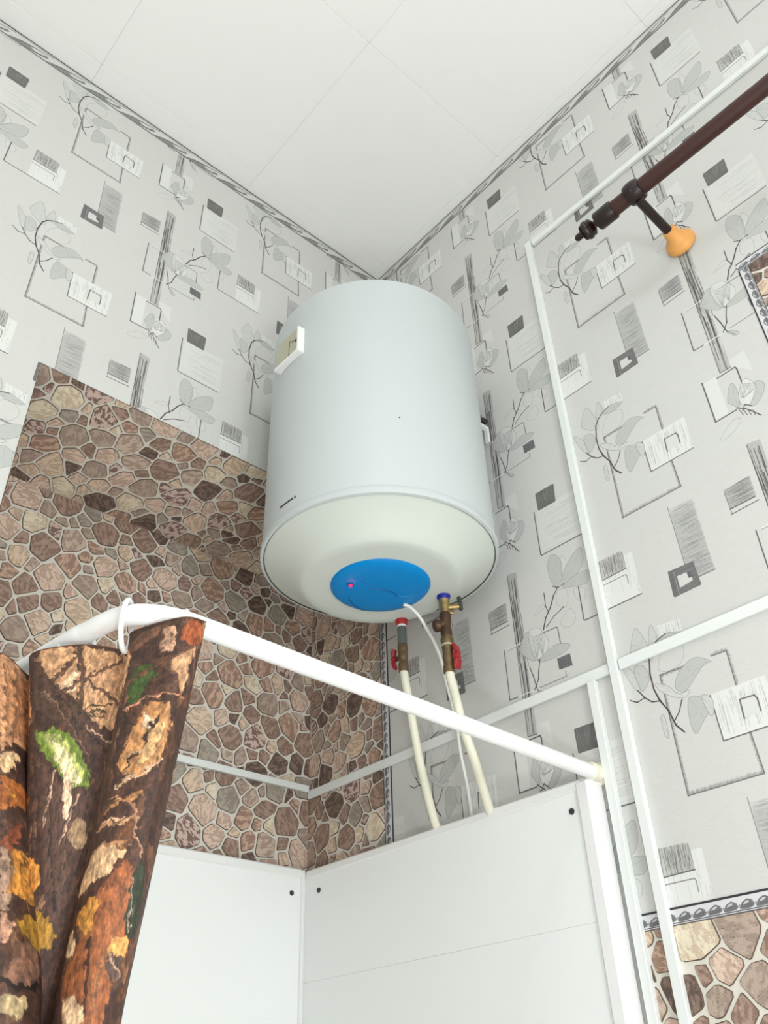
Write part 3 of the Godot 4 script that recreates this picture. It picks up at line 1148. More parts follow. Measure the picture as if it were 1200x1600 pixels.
# ------------------------------------------------------------------ cable trunking: a base channel with a clipped lid
func trunk(a: Vector3, b: Vector3, n: Vector3, wide: float, deep: float, label: String) -> void:
	var t := thing("cable_trunking", label, "cable trunking", (a + b) / 2, "white cable trunking on the walls")
	var d := (b - a).normalized()
	var s := n.cross(d)
	var lid := 0.0032
	for k in 2:
		var st := S()
		var half := wide / 2 - (0.0012 if k == 0 else 0.0)
		var z0 := 0.0004 if k == 0 else deep - lid
		var z1 := deep - lid + 0.0004 if k == 0 else deep
		var c := (a + b) / 2 + n * (z0 + z1) / 2
		var ext := Vector3((b - a).length() / 2, half, (z1 - z0) / 2)
		var bs := Basis(d, s, n)
		if bs.determinant() < 0:
			bs = Basis(d, -s, n)
		box(st, c - ext, c + ext, 0.0016 if k else 0.0003, bs)
		part("channel" if k == 0 else "lid", st, M.trunk, t)


func trunkings() -> void:
	var R := Vector3(-1, 0, 0)
	trunk(Vector3(0, 2.594, 0.5560), Vector3(0, 0.02, 0.5560), R, 0.016, 0.013, "long upright white cable trunking running down the right wall from under the curtain pole")
	trunk(Vector3(0, 1.447, 0.508), Vector3(0, 0.02, 0.508), R, 0.016, 0.013, "short upright white cable trunking beside the end of the wide shower panel")
	trunk(Vector3(0, 1.4575, -0.290), Vector3(0, 1.4575, 0.5464), R, 0.019, 0.008, "level white cable trunking behind the two water pipes on the right wall")
	trunk(Vector3(0, 1.4575, 0.5656), Vector3(0, 1.4575, 2.29), R, 0.019, 0.008, "level white cable trunking crossing the magnolia wallpaper beyond the long upright trunking")
	trunk(Vector3(-0.009, 1.470, NZ), Vector3(NX, 1.470, NZ), Vector3(0, 0, 1), 0.015, 0.012, "level white cable trunking on the stone wallpaper of the niche back")
	trunk(Vector3(0, 2.587, 0.566), Vector3(0, 2.560, 2.29), R, 0.016, 0.009, "high white cable trunking on the right wall above the brown curtain pole")


# ------------------------------------------------------------------ shower rod and curtain
func rod_path() -> Array:
	var y := 1.292
	return curve([Vector3(-0.024, y, 0.489), Vector3(-0.26, y, 0.498), Vector3(-0.49, y, 0.508), Vector3(-0.695, y, 0.516), Vector3(-0.760, y, 0.5185), Vector3(-0.800, y, 0.518), Vector3(-0.828, y, 0.509), Vector3(-0.847, y, 0.491), Vector3(-0.857, y, 0.464), Vector3(-0.863, y, 0.430), Vector3(-0.869, y, 0.395), Vector3(-0.89, y, 0.20), Vector3(-0.905, y, 0.012)], 6)


func shower_rod() -> void:
	var t := thing("shower_rod", "white bent shower curtain rod running from the panel corner to the camouflage curtain", "shower rod", Vector3(-0.45, 1.28, 0.5))
	var st := S()
	tube(st, rod_path(), 0.0118, 20)
	part("rod", st, M.rod_white, t)
	st = S()
	lathe(st, [Vector2(0, 0.0006), Vector2(0.019, 0.0006), Vector2(0.019, 0.006), Vector2(0.0145, 0.009), Vector2(0.0145, 0.030), Vector2(0.0125, 0.031), Vector2(0.0118, 0.0312)], Vector3(0, 1.2925, 0.4885), along(Vector3(-1, 0, 0.02)), 28)
	part("wall_socket", st, M.pipe, t)
	st = S()
	lathe(st, [Vector2(0, 0.0006), Vector2(0.022, 0.0006), Vector2(0.022, 0.006), Vector2(0.015, 0.009), Vector2(0.015, 0.022), Vector2(0.012, 0.0225)], Vector3(-0.905, 1.292, 0), along(Vector3(0, 0, 1)), 28)
	part("wall_socket", st, M.pipe, t)
	# rings: each a hoop round the rod
	var rings := [[0.0235, Vector3(-0.846, 1.292, 0.493), Vector3(0.75, 0, 0.62), "white curtain ring standing tall over the rod above the dark fold"], [0.017, Vector3(-0.789, 1.292, 0.512), Vector3(0.95, 0, 0.32), "white curtain ring half hidden at the right end of the camouflage curtain"], [0.019, Vector3(-0.862, 1.292, 0.405), Vector3(0.60, 0.0, -0.80), "white curtain ring at the left bend of the rod above the tan fold"], [0.02, Vector3(-0.88, 1.292, 0.26), Vector3(0.1, 0, -1), "white curtain ring nearest the left wall, hidden behind the curtain"]]
	for r in rings:
		var wide: float = r[0]
		var at: Vector3 = r[1] + Vector3(0, -0.0125, 0)
		var axis: Vector3 = r[2].normalized()
		var o := axis.cross(Vector3.UP).normalized()
		var st2 := S()
		var pts := []
		for k in 29:
			var a := TAU * k / 28
			pts.append(at + o * cos(a) * wide + Vector3.UP * sin(a) * 0.0285)
		hoop(st2, pts, axis, 0.0030)
		solid("curtain_ring", st2, M.rod_white, r[3], "curtain ring", "white rings on the shower rod")


func hoop(st: SurfaceTool, pts: Array, axis: Vector3, r: float) -> void:
	var n := pts.size() - 1
	var mid := Vector3.ZERO
	for i in n:
		mid += pts[i] / n
	for i in n:
		var p: Vector3 = pts[i]
		var q: Vector3 = pts[(i + 1) % n]
		var e0 := (p - mid).normalized()
		var e1 := (q - mid).normalized()
		for k in 10:
			var a0 := TAU * k / 10
			var a1 := TAU * ((k + 1) % 10) / 10
			quad(st, p + (e0 * cos(a0) + axis * sin(a0)) * r, q + (e1 * cos(a0) + axis * sin(a0)) * r, q + (e1 * cos(a1) + axis * sin(a1)) * r, p + (e0 * cos(a1) + axis * sin(a1)) * r, false)


# folds of the curtain in plan: at the hem (x, z, height) and 0.37 m lower (x, z)
func hem_plan() -> Array:
	return [Vector3(-0.780, 0.545, 1.284), Vector3(-0.8115, 0.5496, 1.277), Vector3(-0.837, 0.493, 1.276), Vector3(-0.830, 0.475, 1.274), Vector3(-0.823, 0.458, 1.270), Vector3(-0.848, 0.448, 1.272), Vector3(-0.873, 0.433, 1.272), Vector3(-0.903, 0.388, 1.270), Vector3(-0.886, 0.345, 1.264), Vector3(-0.93, 0.364, 1.272), Vector3(-0.95, 0.31, 1.272), Vector3(-0.905, 0.23, 1.27), Vector3(-0.95, 0.17, 1.27), Vector3(-0.91, 0.1, 1.27), Vector3(-0.95, 0.04, 1.27)]


func low_plan() -> Array:
	return [Vector2(-0.797, 0.500), Vector2(-0.815, 0.530), Vector2(-0.845, 0.535), Vector2(-0.855, 0.50), Vector2(-0.846, 0.468), Vector2(-0.862, 0.455), Vector2(-0.870, 0.447), Vector2(-0.866, 0.452), Vector2(-0.853, 0.472), Vector2(-0.895, 0.50), Vector2(-0.955, 0.46), Vector2(-0.91, 0.34), Vector2(-0.96, 0.24), Vector2(-0.91, 0.13), Vector2(-0.95, 0.05)]


func shower_curtain() -> void:
	var hem := hem_plan()
	var low := low_plan()
	var nu := 14 * 8
	var nv := 30
	var grid := []
	for i in nu + 1:
		var h: Vector3 = catmull(hem, i / 8.0)
		var m: Vector2 = catmull(low, i / 8.0)
		var col := []
		for j in nv + 1:
			var y := lerpf(h.z, 0.10, pow(float(j) / nv, 1.25))
			var k := (h.z - y) / (h.z - 0.915)
			if k > 1.0:
				k = 1.0 + (k - 1.0) * 0.25
			col.append([Vector3(h.x + (m.x - h.x) * k, y, h.y + (m.y - h.y) * k), Vector2(i / 8.0 / 14.0, (h.z - y) / 0.5)])
		grid.append(col)
	var st := S()
	for i in nu:
		for j in nv:
			var a: Array = grid[i][j]
			var b: Array = grid[i + 1][j]
			var c: Array = grid[i + 1][j + 1]
			var d: Array = grid[i][j + 1]
			# the room is to the left of the run (towards -x, +z): outside faces that way
			quad(st, a[0], b[0], c[0], d[0], false, a[1], b[1], c[1], d[1])
	var t := thing("shower_curtain", "bunched shower curtain printed with brown leaves, bark and green moss hanging from the white rod", "shower curtain", Vector3(-0.87, 0, 0.4))
	part("cloth", st, M.curtain, t)
	# sewn hem: a narrow roll along the top and the free side edge
	var top := []
	for i in nu + 1:
		top.append(grid[i][0][0])
	st = S()
	tube(st, top, 0.0007, 8)
	part("hem", st, M.curtain, t)


const PRINT := [
	["p", "c3a07c", 0, [493,0, 436,4, 181,30, 161,129, 306,190, 412,132, 475,89]],
	["p", "ebd7be", 0, [454,85, 427,68, 425,115, 447,110]],
	["s", "5f4637", 9, [431,8, 407,85, 403,157]],
	["s", "5f4637", 6, [475,89, 447,47, 431,17]],
	["s", "6b5040", 5, [453,110, 374,68, 313,25]],
	["s", "6b5040", 5, [398,85, 337,110, 158,177]],
	["s", "4a4428", 3, [398,157, 355,140, 319,135]],
	["s", "4a4428", 3, [399,170, 352,153, 323,152]],
	["s", "4a4428", 2, [383,174, 350,161, 324,165]],
	["p", "503a30", 0, [502,46, 489,47, 407,157, 187,262, 216,281, 365,233, 431,204, 500,131]],
	["s", "8a7263", 2, [489,97, 436,174, 343,254]],
	["s", "32231d", 2, [475,102, 399,187, 290,241]],
	["s", "c9b09a", 3, [368,191, 330,207, 205,248]],
	["p", "6e9632", 0, [493,203, 476,195, 440,199, 401,216, 337,279, 330,317, 365,331, 458,263]],
	["p", "a9c46e", 0, [475,207, 447,208, 405,238, 350,288, 350,313, 387,310, 443,263]],
	["p", "e6f0be", 0, [454,225, 432,233, 355,301, 379,314, 438,267]],  # bright highlight on the moss, painted into the print
	["p", "553e37", 0, [471,279, 399,318, 326,330, 313,443, 310,523, 335,592, 429,450]],
	["s", "35251f", 3, [449,322, 401,450, 343,550]],
	["s", "735a4f", 3, [372,399, 341,491, 333,558]],
	["p", "e1cdb9", 0, [409,293, 374,318, 365,373, 381,382]],
	["s", "cdb4a0", 3, [440,288, 442,343, 447,398]],
	["s", "cdb4a0", 3, [350,339, 363,394, 377,433]],
	["p", "a59173", 0, [357,411, 333,381, 301,405, 310,443]],
	["p", "a55528", 0, [60,9, 22,4, 0,49, 62,58]],
	["p", "bea08c", 0, [97,18, 84,18, 84,75, 97,70]],
	["p", "c8a582", 0, [79,97, 44,76, 24,58, 38,147, 44,169, 59,142]],
	["p", "3c5f23", 0, [136,109, 103,101, 117,166, 141,174]],
	["s", "785040", 4, [148,134, 97,101, 27,58]],
	["s", "c89678", 3, [147,195, 119,179, 90,172, 35,178]],
	["p", "b98c5a", 0, [108,193, 68,195, 59,248, 77,310, 114,341, 147,312, 134,270]],
	["p", "d2b482", 0, [99,233, 75,243, 90,304, 108,316]],
	["p", "f5ebd7", 0, [112,206, 97,229, 104,241]],  # white glint painted onto the bark
	["s", "3a2820", 3, [90,220, 104,277, 132,322]],
	["s", "d7bea0", 2, [128,301, 112,289, 99,273]],
	["s", "d7bea0", 3, [145,360, 103,334, 68,306]],
	["s", "c89678", 3, [156,376, 108,390, 99,431]],
	["s", "b98c5a", 5, [169,401, 130,387, 99,374]],
	["s", "c8a078", 5, [192,433, 136,430, 99,418]],
	["s", "e6c8aa", 3, [172,426, 137,421, 121,415]],
	["s", "b98c64", 5, [192,471, 130,466, 108,465]],
	["s", "c8a082", 3, [104,391, 95,453, 77,491]],
	["p", "cdb491", 0, [198,484, 158,467, 106,483, 136,517, 200,539, 238,539]],
	["p", "965a32", 0, [191,630, 161,557, 104,496, 82,579, 104,680, 119,769, 187,755, 220,682]],
	["s", "5a3423", 4, [196,552, 145,533, 106,487]],
	["p", "cd963c", 0, [213,580, 158,557, 161,609, 187,613]],
	["p", "d7a55a", 0, [115,630, 79,619, 81,658, 112,657]],
	["s", "a06a3c", 5, [126,658, 137,695, 134,735]],
	["s", "46281c", 4, [161,630, 156,692, 150,740]],
	["p", "5a4a46", 0, [117,660, 92,656, 79,694, 115,678]],
	["s", "d2b49b", 3, [110,657, 93,674, 86,684]],
	["p", "2d3c2d", 0, [82,503, 60,519, 53,604, 82,623, 95,559]],
	["s", "b4b4aa", 2, [92,524, 86,569, 82,614]],
	["p", "d7c3a5", 0, [205,713, 163,720, 152,748, 187,751]],
	["p", "d7c3a5", 0, [229,600, 202,624, 200,646, 275,621]],
	["p", "c3966e", 0, [658,13, 627,0, 524,55, 522,194, 632,215, 661,242]],
	["s", "8f6a4c", 2, [649,25, 645,118, 650,216]],
	["s", "a57b58", 3, [625,17, 625,113, 634,202]],
	["p", "d7be96", 0, [661,259, 623,235, 649,296, 661,293]],
	["p", "aa6428", 0, [661,327, 643,304, 493,338, 621,352, 661,378]],
	["s", "d2963c", 3, [654,326, 640,338, 627,349]],
	["p", "8c4b2d", 0, [663,441, 629,395, 647,457]],
	["p", "a08c7d", 0, [663,462, 647,470, 649,542, 663,569]],
	["p", "cd9137", 0, [643,473, 627,445, 460,462, 431,517, 640,536, 645,516]],
	["s", "8a5a20", 2, [619,453, 634,493, 616,502]],
	["p", "b4917d", 0, [663,577, 645,588, 665,620]],
	["p", "aa8728", 0, [619,557, 385,556, 344,614, 607,609]],
	["p", "7d5f50", 0, [650,639, 632,611, 610,606, 596,641, 616,666, 660,687]],
	["p", "aaa582", 0, [665,704, 632,699, 636,729, 665,721]],
	["s", "231713", 5, [665,683, 641,684, 599,667]],
]


func make_camouflage() -> ImageTexture:
	var r := RandomNumberGenerator.new()
	r.seed = 77
	sheet(1024, 1024, Color(0.275, 0.185, 0.15))
	# bark grain over the whole cloth
	for i in 700:
		var x := r.randf() * 1024
		var y := r.randf() * 1024
		var l := r.randf_range(20, 90)
		var tone: Color = [Color(0.36, 0.25, 0.2), Color(0.15, 0.09, 0.07), Color(0.30, 0.21, 0.17), Color(0.45, 0.33, 0.26)][r.randi_range(0, 3)]
		line([Vector2(x, y), Vector2(x + r.randf_range(-14, 14), y + l)], r.randf_range(1.5, 5), tone, 0.45)
	for i in 420:
		var c := Vector2(r.randf() * 1024, r.randf() * 1024)
		var d := Vector2.from_angle(r.randf_range(0.9, 2.3))
		var l := r.randf_range(10, 44)
		var s := d.orthogonal() * r.randf_range(2.5, 8.0)
		var tone: Color = [Color(0.42, 0.30, 0.24), Color(0.52, 0.38, 0.29), Color(0.36, 0.26, 0.22), Color(0.62, 0.48, 0.37), Color(0.17, 0.11, 0.09)][r.randi_range(0, 4)]
		fill(smooth_outline([c + d * l, c + s, c - d * l, c - s]), tone, r.randf_range(0.35, 0.8))
	for i in 210:
		var c := Vector2(r.randf() * 1024, r.randf() * 1024)
		var d := Vector2.from_angle(r.randf_range(0.5, 2.6))
		var l := r.randf_range(16, 52)
		var s := d.orthogonal() * l * r.randf_range(0.18, 0.42)
		var tone: Color = [Color(0.56, 0.42, 0.32), Color(0.50, 0.34, 0.24), Color(0.66, 0.52, 0.40), Color(0.40, 0.28, 0.21), Color(0.20, 0.13, 0.10), Color(0.58, 0.38, 0.22)][r.randi_range(0, 5)]
		var o := smooth_outline([c + d * l, c + d * l * 0.2 + s, c - d * l, c + d * l * 0.1 - s])
		fill(o, tone, r.randf_range(0.35, 0.7))
		line([c + d * l, c - d * l * 1.3], 2.0, tone.darkened(0.45), 0.6)
		for k in 4:
			var q := c + d * l * (0.6 - k * 0.35)
			line([q, q + s * 0.7 - d * 4.0], 1.3, tone.darkened(0.35), 0.5)
	# loose leaves where the cloth is out of sight
	for i in 60:
		var c := Vector2(r.randf_range(690, 1010), r.randf() * 1024)
		if r.randf() < 0.4:
			c = Vector2(r.randf_range(20, 1000), r.randf_range(770, 1000))
		var d := Vector2.from_angle(r.randf() * TAU)
		var l := r.randf_range(20, 55)
		var s := d.orthogonal() * l * 0.42
		var tone: Color = [Color(0.70, 0.55, 0.40), Color(0.60, 0.36, 0.17), Color(0.80, 0.70, 0.55), Color(0.36, 0.42, 0.18)][r.randi_range(0, 3)]
		fill(smooth_outline([c + d * l, c + s, c - d * l, c - s]), tone)
		line([c + d * l, c - d * l], 1.5, tone.darkened(0.4))
	for f in PRINT:
		var pts := []
		var list: Array = f[3]
		for k in range(0, list.size(), 2):
			pts.append(Vector2(list[k], list[k + 1]))
		var c := Color(str(f[1]))
		if f[0] == "p":
			var o := smooth_outline(pts)
			fill(o, c)
			o.append(o[0])
			line(o, 2.0, c.darkened(0.35), 0.5)
			# veins and mottling that follow the patch
			var lo: Vector2 = pts[0]
			var hi: Vector2 = pts[0]
			for p in pts:
				lo = lo.min(p)
				hi = hi.max(p)
			var poly := PackedVector2Array(pts)
			for k in int((hi - lo).length() / 5.0):
				var p := Vector2(r.randf_range(lo.x, hi.x), r.randf_range(lo.y, hi.y))
				if Geometry2D.is_point_in_polygon(p, poly):
					var q := p + Vector2(r.randf_range(-9, 9), r.randf_range(4, 26))
					line([p, q], r.randf_range(1.2, 3.2), c.darkened(0.28) if r.randf() < 0.6 else c.lightened(0.22), 0.4)
		else:
			line(pts, f[2] * 1.8, c.darkened(0.3), 0.9)
			line(pts, f[2] * 1.0, c, 0.9)
	# fray the edges of the print and mottle it
	var nz := FastNoiseLite.new()
	nz.seed = 9
	nz.frequency = 0.035
	nz.fractal_octaves = 3
	var fine := FastNoiseLite.new()
	fine.seed = 21
	fine.frequency = 0.11
	fine.fractal_octaves = 3
	var src := px.duplicate()
	for y in 1024:
		for x in 1024:
			var a := nz.get_noise_2d(x * 1.6, y * 0.9)
			var b := fine.get_noise_2d(x * 1.5, y * 0.7)
			var sx := posmod(int(x + a * 9.0 + b * 2.5), 1024)
			var sy := posmod(int(y + nz.get_noise_2d(y, x) * 10.0 - b * 2.5), 1024)
			var i := (y * 1024 + x) * 3
			var j := (sy * 1024 + sx) * 3
			var g := clampf(1.06 + b * 0.28 + a * 0.45, 0.35, 1.5)
			var m := (src[j] + src[j + 1] + src[j + 2]) / 3.0
			px[i] = lerpf(src[j], m * 1.06, 0.18) * g * 0.94
			px[i + 1] = lerpf(src[j + 1], m * 0.98, 0.18) * g * 0.85
			px[i + 2] = lerpf(src[j + 2], m * 0.94, 0.18) * g * 0.77
	return printed()


# ------------------------------------------------------------------ brown curtain pole on the right wall
func curtain_pole() -> void:
	var y := 2.290
	var x := -0.145
	var t := thing("curtain_pole", "dark brown curtain pole with a turned finial on a pale pine wall mount", "curtain pole", Vector3(x, y, 1.2))
	var zax := along(Vector3(0, 0, 1))
	var st := S()
	lathe(st, [Vector2(0, 0.83), Vector2(0.0155, 0.83), Vector2(0.0158, 0.84), Vector2(0.0158, 2.24), Vector2(0, 2.24)], Vector3(x, y, 0), zax, 28)
	part("pole", st, M.pole_brown, t)
	st = S()
	lathe(st, [Vector2(0, 0.804), Vector2(0.018, 0.804), Vector2(0.0195, 0.8065), Vector2(0.0195, 0.842), Vector2(0.0185, 0.844), Vector2(0.0158, 0.8445)], Vector3(x, y, 0), zax, 28)
	part("end_cap", st, M.fitting_brown, t)
	st = S()
	lathe(st, [Vector2(0, 0.7495), Vector2(0.0045, 0.7505), Vector2(0.0072, 0.7545), Vector2(0.0072, 0.763), Vector2(0.0068, 0.7665), Vector2(0.012, 0.7675), Vector2(0.0165, 0.7695), Vector2(0.0165, 0.7715), Vector2(0.0145, 0.7725), Vector2(0.0185, 0.7745), Vector2(0.0202, 0.778), Vector2(0.0200, 0.782), Vector2(0.0175, 0.7855), Vector2(0.0185, 0.788), Vector2(0.0180, 0.791), Vector2(0.0125, 0.7945), Vector2(0.0072, 0.797), Vector2(0.0068, 0.806)], Vector3(x, y, 0), zax, 32)
	part("finial", st, M.fitting_brown, t)
	st = S()
	lathe(st, [Vector2(0.0158, 0.876), Vector2(0.0205, 0.877), Vector2(0.0225, 0.882), Vector2(0.0235, 0.889), Vector2(0.0235, 0.896), Vector2(0.0225, 0.903), Vector2(0.0205, 0.908), Vector2(0.0158, 0.909)], Vector3(x, y, 0), zax, 32)
	var cup := part("pole_holder", st, M.fitting_brown, t)
	st = S()
	tube(st, [Vector3(-0.140, y - 0.018, 0.8925), Vector3(-0.085, y - 0.0285, 0.8935), Vector3(-0.040, y - 0.0365, 0.8945)], 0.0092, 20)
	part("arm", st, M.fitting_brown, cup)
	st = S()
	lathe(st, [Vector2(0, -0.002), Vector2(0.0035, -0.0015), Vector2(0.0045, 0.001), Vector2(0.004, 0.003)], Vector3(-0.163, y - 0.012, 0.895), along(Vector3(0.8, 0.5, -0.1)), 16)
	part("grub_screw", st, M.screw, cup)
	st = S()
	lathe(st, [Vector2(0, 0.0006), Vector2(0.0295, 0.0006), Vector2(0.0310, 0.004), Vector2(0.0305, 0.011), Vector2(0.0265, 0.0165), Vector2(0.0205, 0.021), Vector2(0.0165, 0.029), Vector2(0.0148, 0.040), Vector2(0.0138, 0.047), Vector2(0.0120, 0.0485), Vector2(0, 0.0485)], Vector3(0, 2.2515, 0.8955), along(Vector3(-1, 0.10, 0)), 36)
	var mount := part("wall_mount", st, M.pine, t)
	mount.set_meta("label", "pale pine cone-shaped wall mount")


# ------------------------------------------------------------------ pipes, valves, cord
func valve_handle(st: SurfaceTool, at: Vector3, out: Vector3, r: float, long: float) -> void:
	# a butterfly: two wings about a hub, upright; out = away from the valve body
	var side := out.cross(Vector3.UP).normalized()
	lathe(st, [Vector2(0, 0), Vector2(r * 0.42, 0), Vector2(r * 0.46, 0.004), Vector2(r * 0.40, 0.009), Vector2(0, 0.010)], at, along(out), 20)
	for s in [-1.0, 1.0]:
		var c: Vector3 = at + out * 0.005 + Vector3.UP * s * long * 0.32
		box(st, c - Vector3(r * 0.5, long * 0.20, 0.003), c + Vector3(r * 0.5, long * 0.20, 0.003), 0.0018, Basis(side, Vector3.UP, side.cross(Vector3.UP)) * Basis(Vector3(0, 0, 1), s * 0.12) * Basis(Vector3(1, 0, 0), s * 0.25))


func plumbing() -> void:
	# hot outlet: red collar, galvanised nipple, small valve with a red handle
	var hx := -0.143
	var hz := 0.185
	var t := thing("hot_water_valve", "red collared steel nipple and brass valve with a thin red handle under the heater", "valve", Vector3(hx, 1.55, hz))
	var at := Vector3(hx, 0, hz)
	var st := S()
	lathe(st, [Vector2(0.008, 1.646), Vector2(0.0105, 1.6465), Vector2(0.0125, 1.655), Vector2(0.0128, 1.660), Vector2(0.008, 1.6615)], at, Basis.IDENTITY, 32)
	part("red_collar", st, M.red_collar, t)
	st = S()
	lathe(st, [Vector2(0, 1.598), Vector2(0.0092, 1.598), Vector2(0.0092, 1.646), Vector2(0.0080, 1.648), Vector2(0.0080, 1.6575), Vector2(0, 1.6575)], at, Basis.IDENTITY, 28)
	part("steel_nipple", st, M.galvanised, t)
	st = S()
	lathe(st, [Vector2(0.0078, 1.6405), Vector2(0.0098, 1.642), Vector2(0.0090, 1.6475), Vector2(0.0078, 1.648)], at, Basis.IDENTITY, 20)
	part("sealing_tape", st, M.cord, t)
	st = S()
	lathe(st, [Vector2(0, 1.546), Vector2(0.0098, 1.546), Vector2(0.0102, 1.548), Vector2(0.0102, 1.562), Vector2(0.0088, 1.565), Vector2(0.0086, 1.570), Vector2(0.0098, 1.574), Vector2(0.0100, 1.581), Vector2(0.0090, 1.586), Vector2(0.0098, 1.590), Vector2(0.0102, 1.592), Vector2(0.0102, 1.602), Vector2(0.0092, 1.604), Vector2(0, 1.604)], at, Basis.IDENTITY, 12)
	var body := part("valve_body", st, M.brass, t)
	var out := Vector3(-0.25, 0, -1).normalized()
	st = S()
	tube(st, [at + Vector3(0, 1.578, 0), at + Vector3(0, 1.578, 0) + out * 0.020], 0.0042, 14)
	part("stem", st, M.brass_dark, body)
	st = S()
	valve_handle(st, at + Vector3(0, 1.578, 0) + out * 0.016, out, 0.013, 0.040)
	part("red_handle", st, M.red, body)
	# cold inlet: blue collar, safety valve with a lever, side branch, valve with a red handle
	var cx := -0.145
	var cz := 0.306
	var ct := thing("cold_water_valve", "blue collared stack of brass safety valve, tee and red butterfly valve under the heater", "valve", Vector3(cx, 1.50, cz))
	at = Vector3(cx, 0, cz)
	st = S()
	lathe(st, [Vector2(0.008, 1.648), Vector2(0.0108, 1.6485), Vector2(0.0130, 1.655), Vector2(0.0134, 1.660), Vector2(0.008, 1.6615)], at, Basis.IDENTITY, 32)
	part("blue_collar", st, M.blue_collar, ct)
	st = S()
	lathe(st, [Vector2(0, 1.618), Vector2(0.0090, 1.618), Vector2(0.0096, 1.622), Vector2(0.0090, 1.628), Vector2(0.0102, 1.632), Vector2(0.0106, 1.638), Vector2(0.0100, 1.644), Vector2(0.0112, 1.646), Vector2(0.0112, 1.650), Vector2(0, 1.650)], at, Basis.IDENTITY, 8)
	var sv := part("safety_valve", st, M.brass_bright, ct)
	var rt := Vector3(0.734, 0, 0.679)
	st = S()
	tube(st, [at + Vector3(0, 1.632, 0), at + Vector3(0, 1.634, 0) + rt * 0.0275], 0.0058, 14)
	tube(st, [at + Vector3(0, 1.622, 0), at + Vector3(0, 1.620, 0) + rt * 0.017], 0.0036, 12)
	part("spring_housing", st, M.brass_bright, sv)
	st = S()
	var lc := at + Vector3(0, 1.6405, 0) + rt * 0.0300
	box(st, lc - Vector3(0.0038, 0.0140, 0.0045), lc + Vector3(0.0038, 0.0140, 0.0045), 0.002, Basis(rt, Vector3.UP, rt.cross(Vector3.UP)) * Basis(Vector3(0, 0, 1), 0.10))
	part("relief_lever", st, M.dark_plastic, sv)
	st = S()
	lathe(st, [Vector2(0, 1.570), Vector2(0.0098, 1.570), Vector2(0.0108, 1.574), Vector2(0.0108, 1.582), Vector2(0.0096, 1.588), Vector2(0.0100, 1.600), Vector2(0.0112, 1.604), Vector2(0.0112, 1.617), Vector2(0.0100, 1.620), Vector2(0, 1.620)], at, Basis.IDENTITY, 24)
	var left := Vector3(-0.80, -0.30, -0.50).normalized()
	lathe(st, [Vector2(0, 0.004), Vector2(0.0098, 0.004), Vector2(0.0100, 0.012), Vector2(0.0118, 0.014), Vector2(0.0118, 0.021), Vector2(0.0100, 0.0235), Vector2(0, 0.0240)], at + Vector3(0, 1.598, 0), along(left), 24)
	part("tee", st, M.brass_dark, ct)
	st = S()
	lathe(st, [Vector2(0, 1.544), Vector2(0.0096, 1.544), Vector2(0.0108, 1.547), Vector2(0.0108, 1.556), Vector2(0.0118, 1.558), Vector2(0.0120, 1.566), Vector2(0.0108, 1.571), Vector2(0, 1.571)], at, Basis.IDENTITY, 8)
	part("union_nut", st, M.brass, ct)
	st = S()
	lathe(st, [Vector2(0.0088, 1.5505), Vector2(0.0112, 1.5515), Vector2(0.0112, 1.5545), Vector2(0.0100, 1.5555)], at, Basis.IDENTITY, 20)
	part("sealing_tape", st, M.label_face, ct)
	st = S()
	lathe(st, [Vector2(0, 1.498), Vector2(0.0108, 1.498), Vector2(0.0112, 1.500), Vector2(0.0112, 1.511), Vector2(0.0098, 1.514), Vector2(0.0096, 1.519), Vector2(0.0106, 1.523), Vector2(0.0108, 1.530), Vector2(0.0098, 1.535), Vector2(0.0102, 1.538), Vector2(0.0102, 1.546), Vector2(0, 1.546)], at, Basis.IDENTITY, 14)
	var cb := part("valve_body", st, M.brass, ct)
	out = Vector3(0.25, 0, 1).normalized()
	st = S()
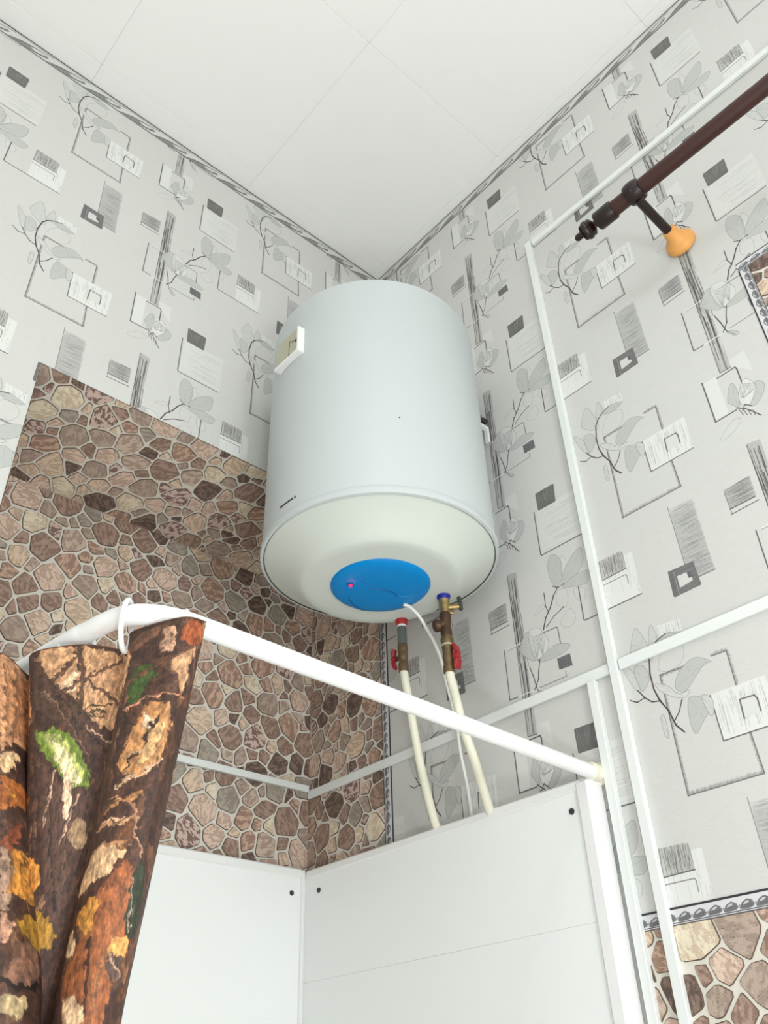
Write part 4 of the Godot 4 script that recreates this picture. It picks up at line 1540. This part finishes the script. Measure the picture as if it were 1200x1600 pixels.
	tube(st, [at + Vector3(0, 1.526, 0), at + Vector3(0, 1.526, 0) + out * 0.020], 0.0045, 14)
	part("stem", st, M.brass_dark, cb)
	st = S()
	valve_handle(st, at + Vector3(0, 1.526, 0) + out * 0.013, out, 0.020, 0.046)
	part("red_handle", st, M.red, cb)
	# white plastic pipes down behind the panel
	st = S()
	tube(st, curve([Vector3(-0.143, 1.552, 0.185), Vector3(-0.141, 1.530, 0.186), Vector3(-0.130, 1.485, 0.183), Vector3(-0.112, 1.436, 0.174), Vector3(-0.095, 1.390, 0.166), Vector3(-0.070, 1.337, 0.156), Vector3(-0.038, 1.290, 0.141), Vector3(-0.016, 1.262, 0.137), Vector3(-0.0145, 1.20, 0.140)], 6), 0.0078, 16)
	solid("water_pipe", st, M.pipe, "cream plastic pipe bending down from the valve with the thin red handle", "pipe", "cream water pipes under the heater")
	st = S()
	tube(st, curve([Vector3(-0.145, 1.504, 0.306), Vector3(-0.144, 1.490, 0.3065), Vector3(-0.135, 1.447, 0.308), Vector3(-0.118, 1.399, 0.304), Vector3(-0.095, 1.353, 0.301), Vector3(-0.068, 1.314, 0.290), Vector3(-0.036, 1.281, 0.274), Vector3(-0.016, 1.255, 0.268), Vector3(-0.0145, 1.19, 0.268)], 6), 0.0082, 16)
	solid("water_pipe", st, M.pipe, "cream plastic pipe bending down from the valve with the red butterfly handle", "pipe", "cream water pipes under the heater")
	st = S()
	tube(st, curve([Vector3(-0.197, 1.6462, 0.249), Vector3(-0.185, 1.644, 0.253), Vector3(-0.165, 1.629, 0.257), Vector3(-0.140, 1.608, 0.253), Vector3(-0.110, 1.591, 0.242), Vector3(-0.080, 1.569, 0.227), Vector3(-0.050, 1.538, 0.208), Vector3(-0.028, 1.501, 0.198), Vector3(-0.018, 1.460, 0.196), Vector3(-0.018, 1.408, 0.200), Vector3(-0.016, 1.343, 0.208), Vector3(-0.014, 1.27, 0.212), Vector3(-0.014, 1.20, 0.212)], 6), 0.0032, 12)
	solid("power_cord", st, M.cord, "thin white power cord drooping from the blue cover between the two valves", "cord")
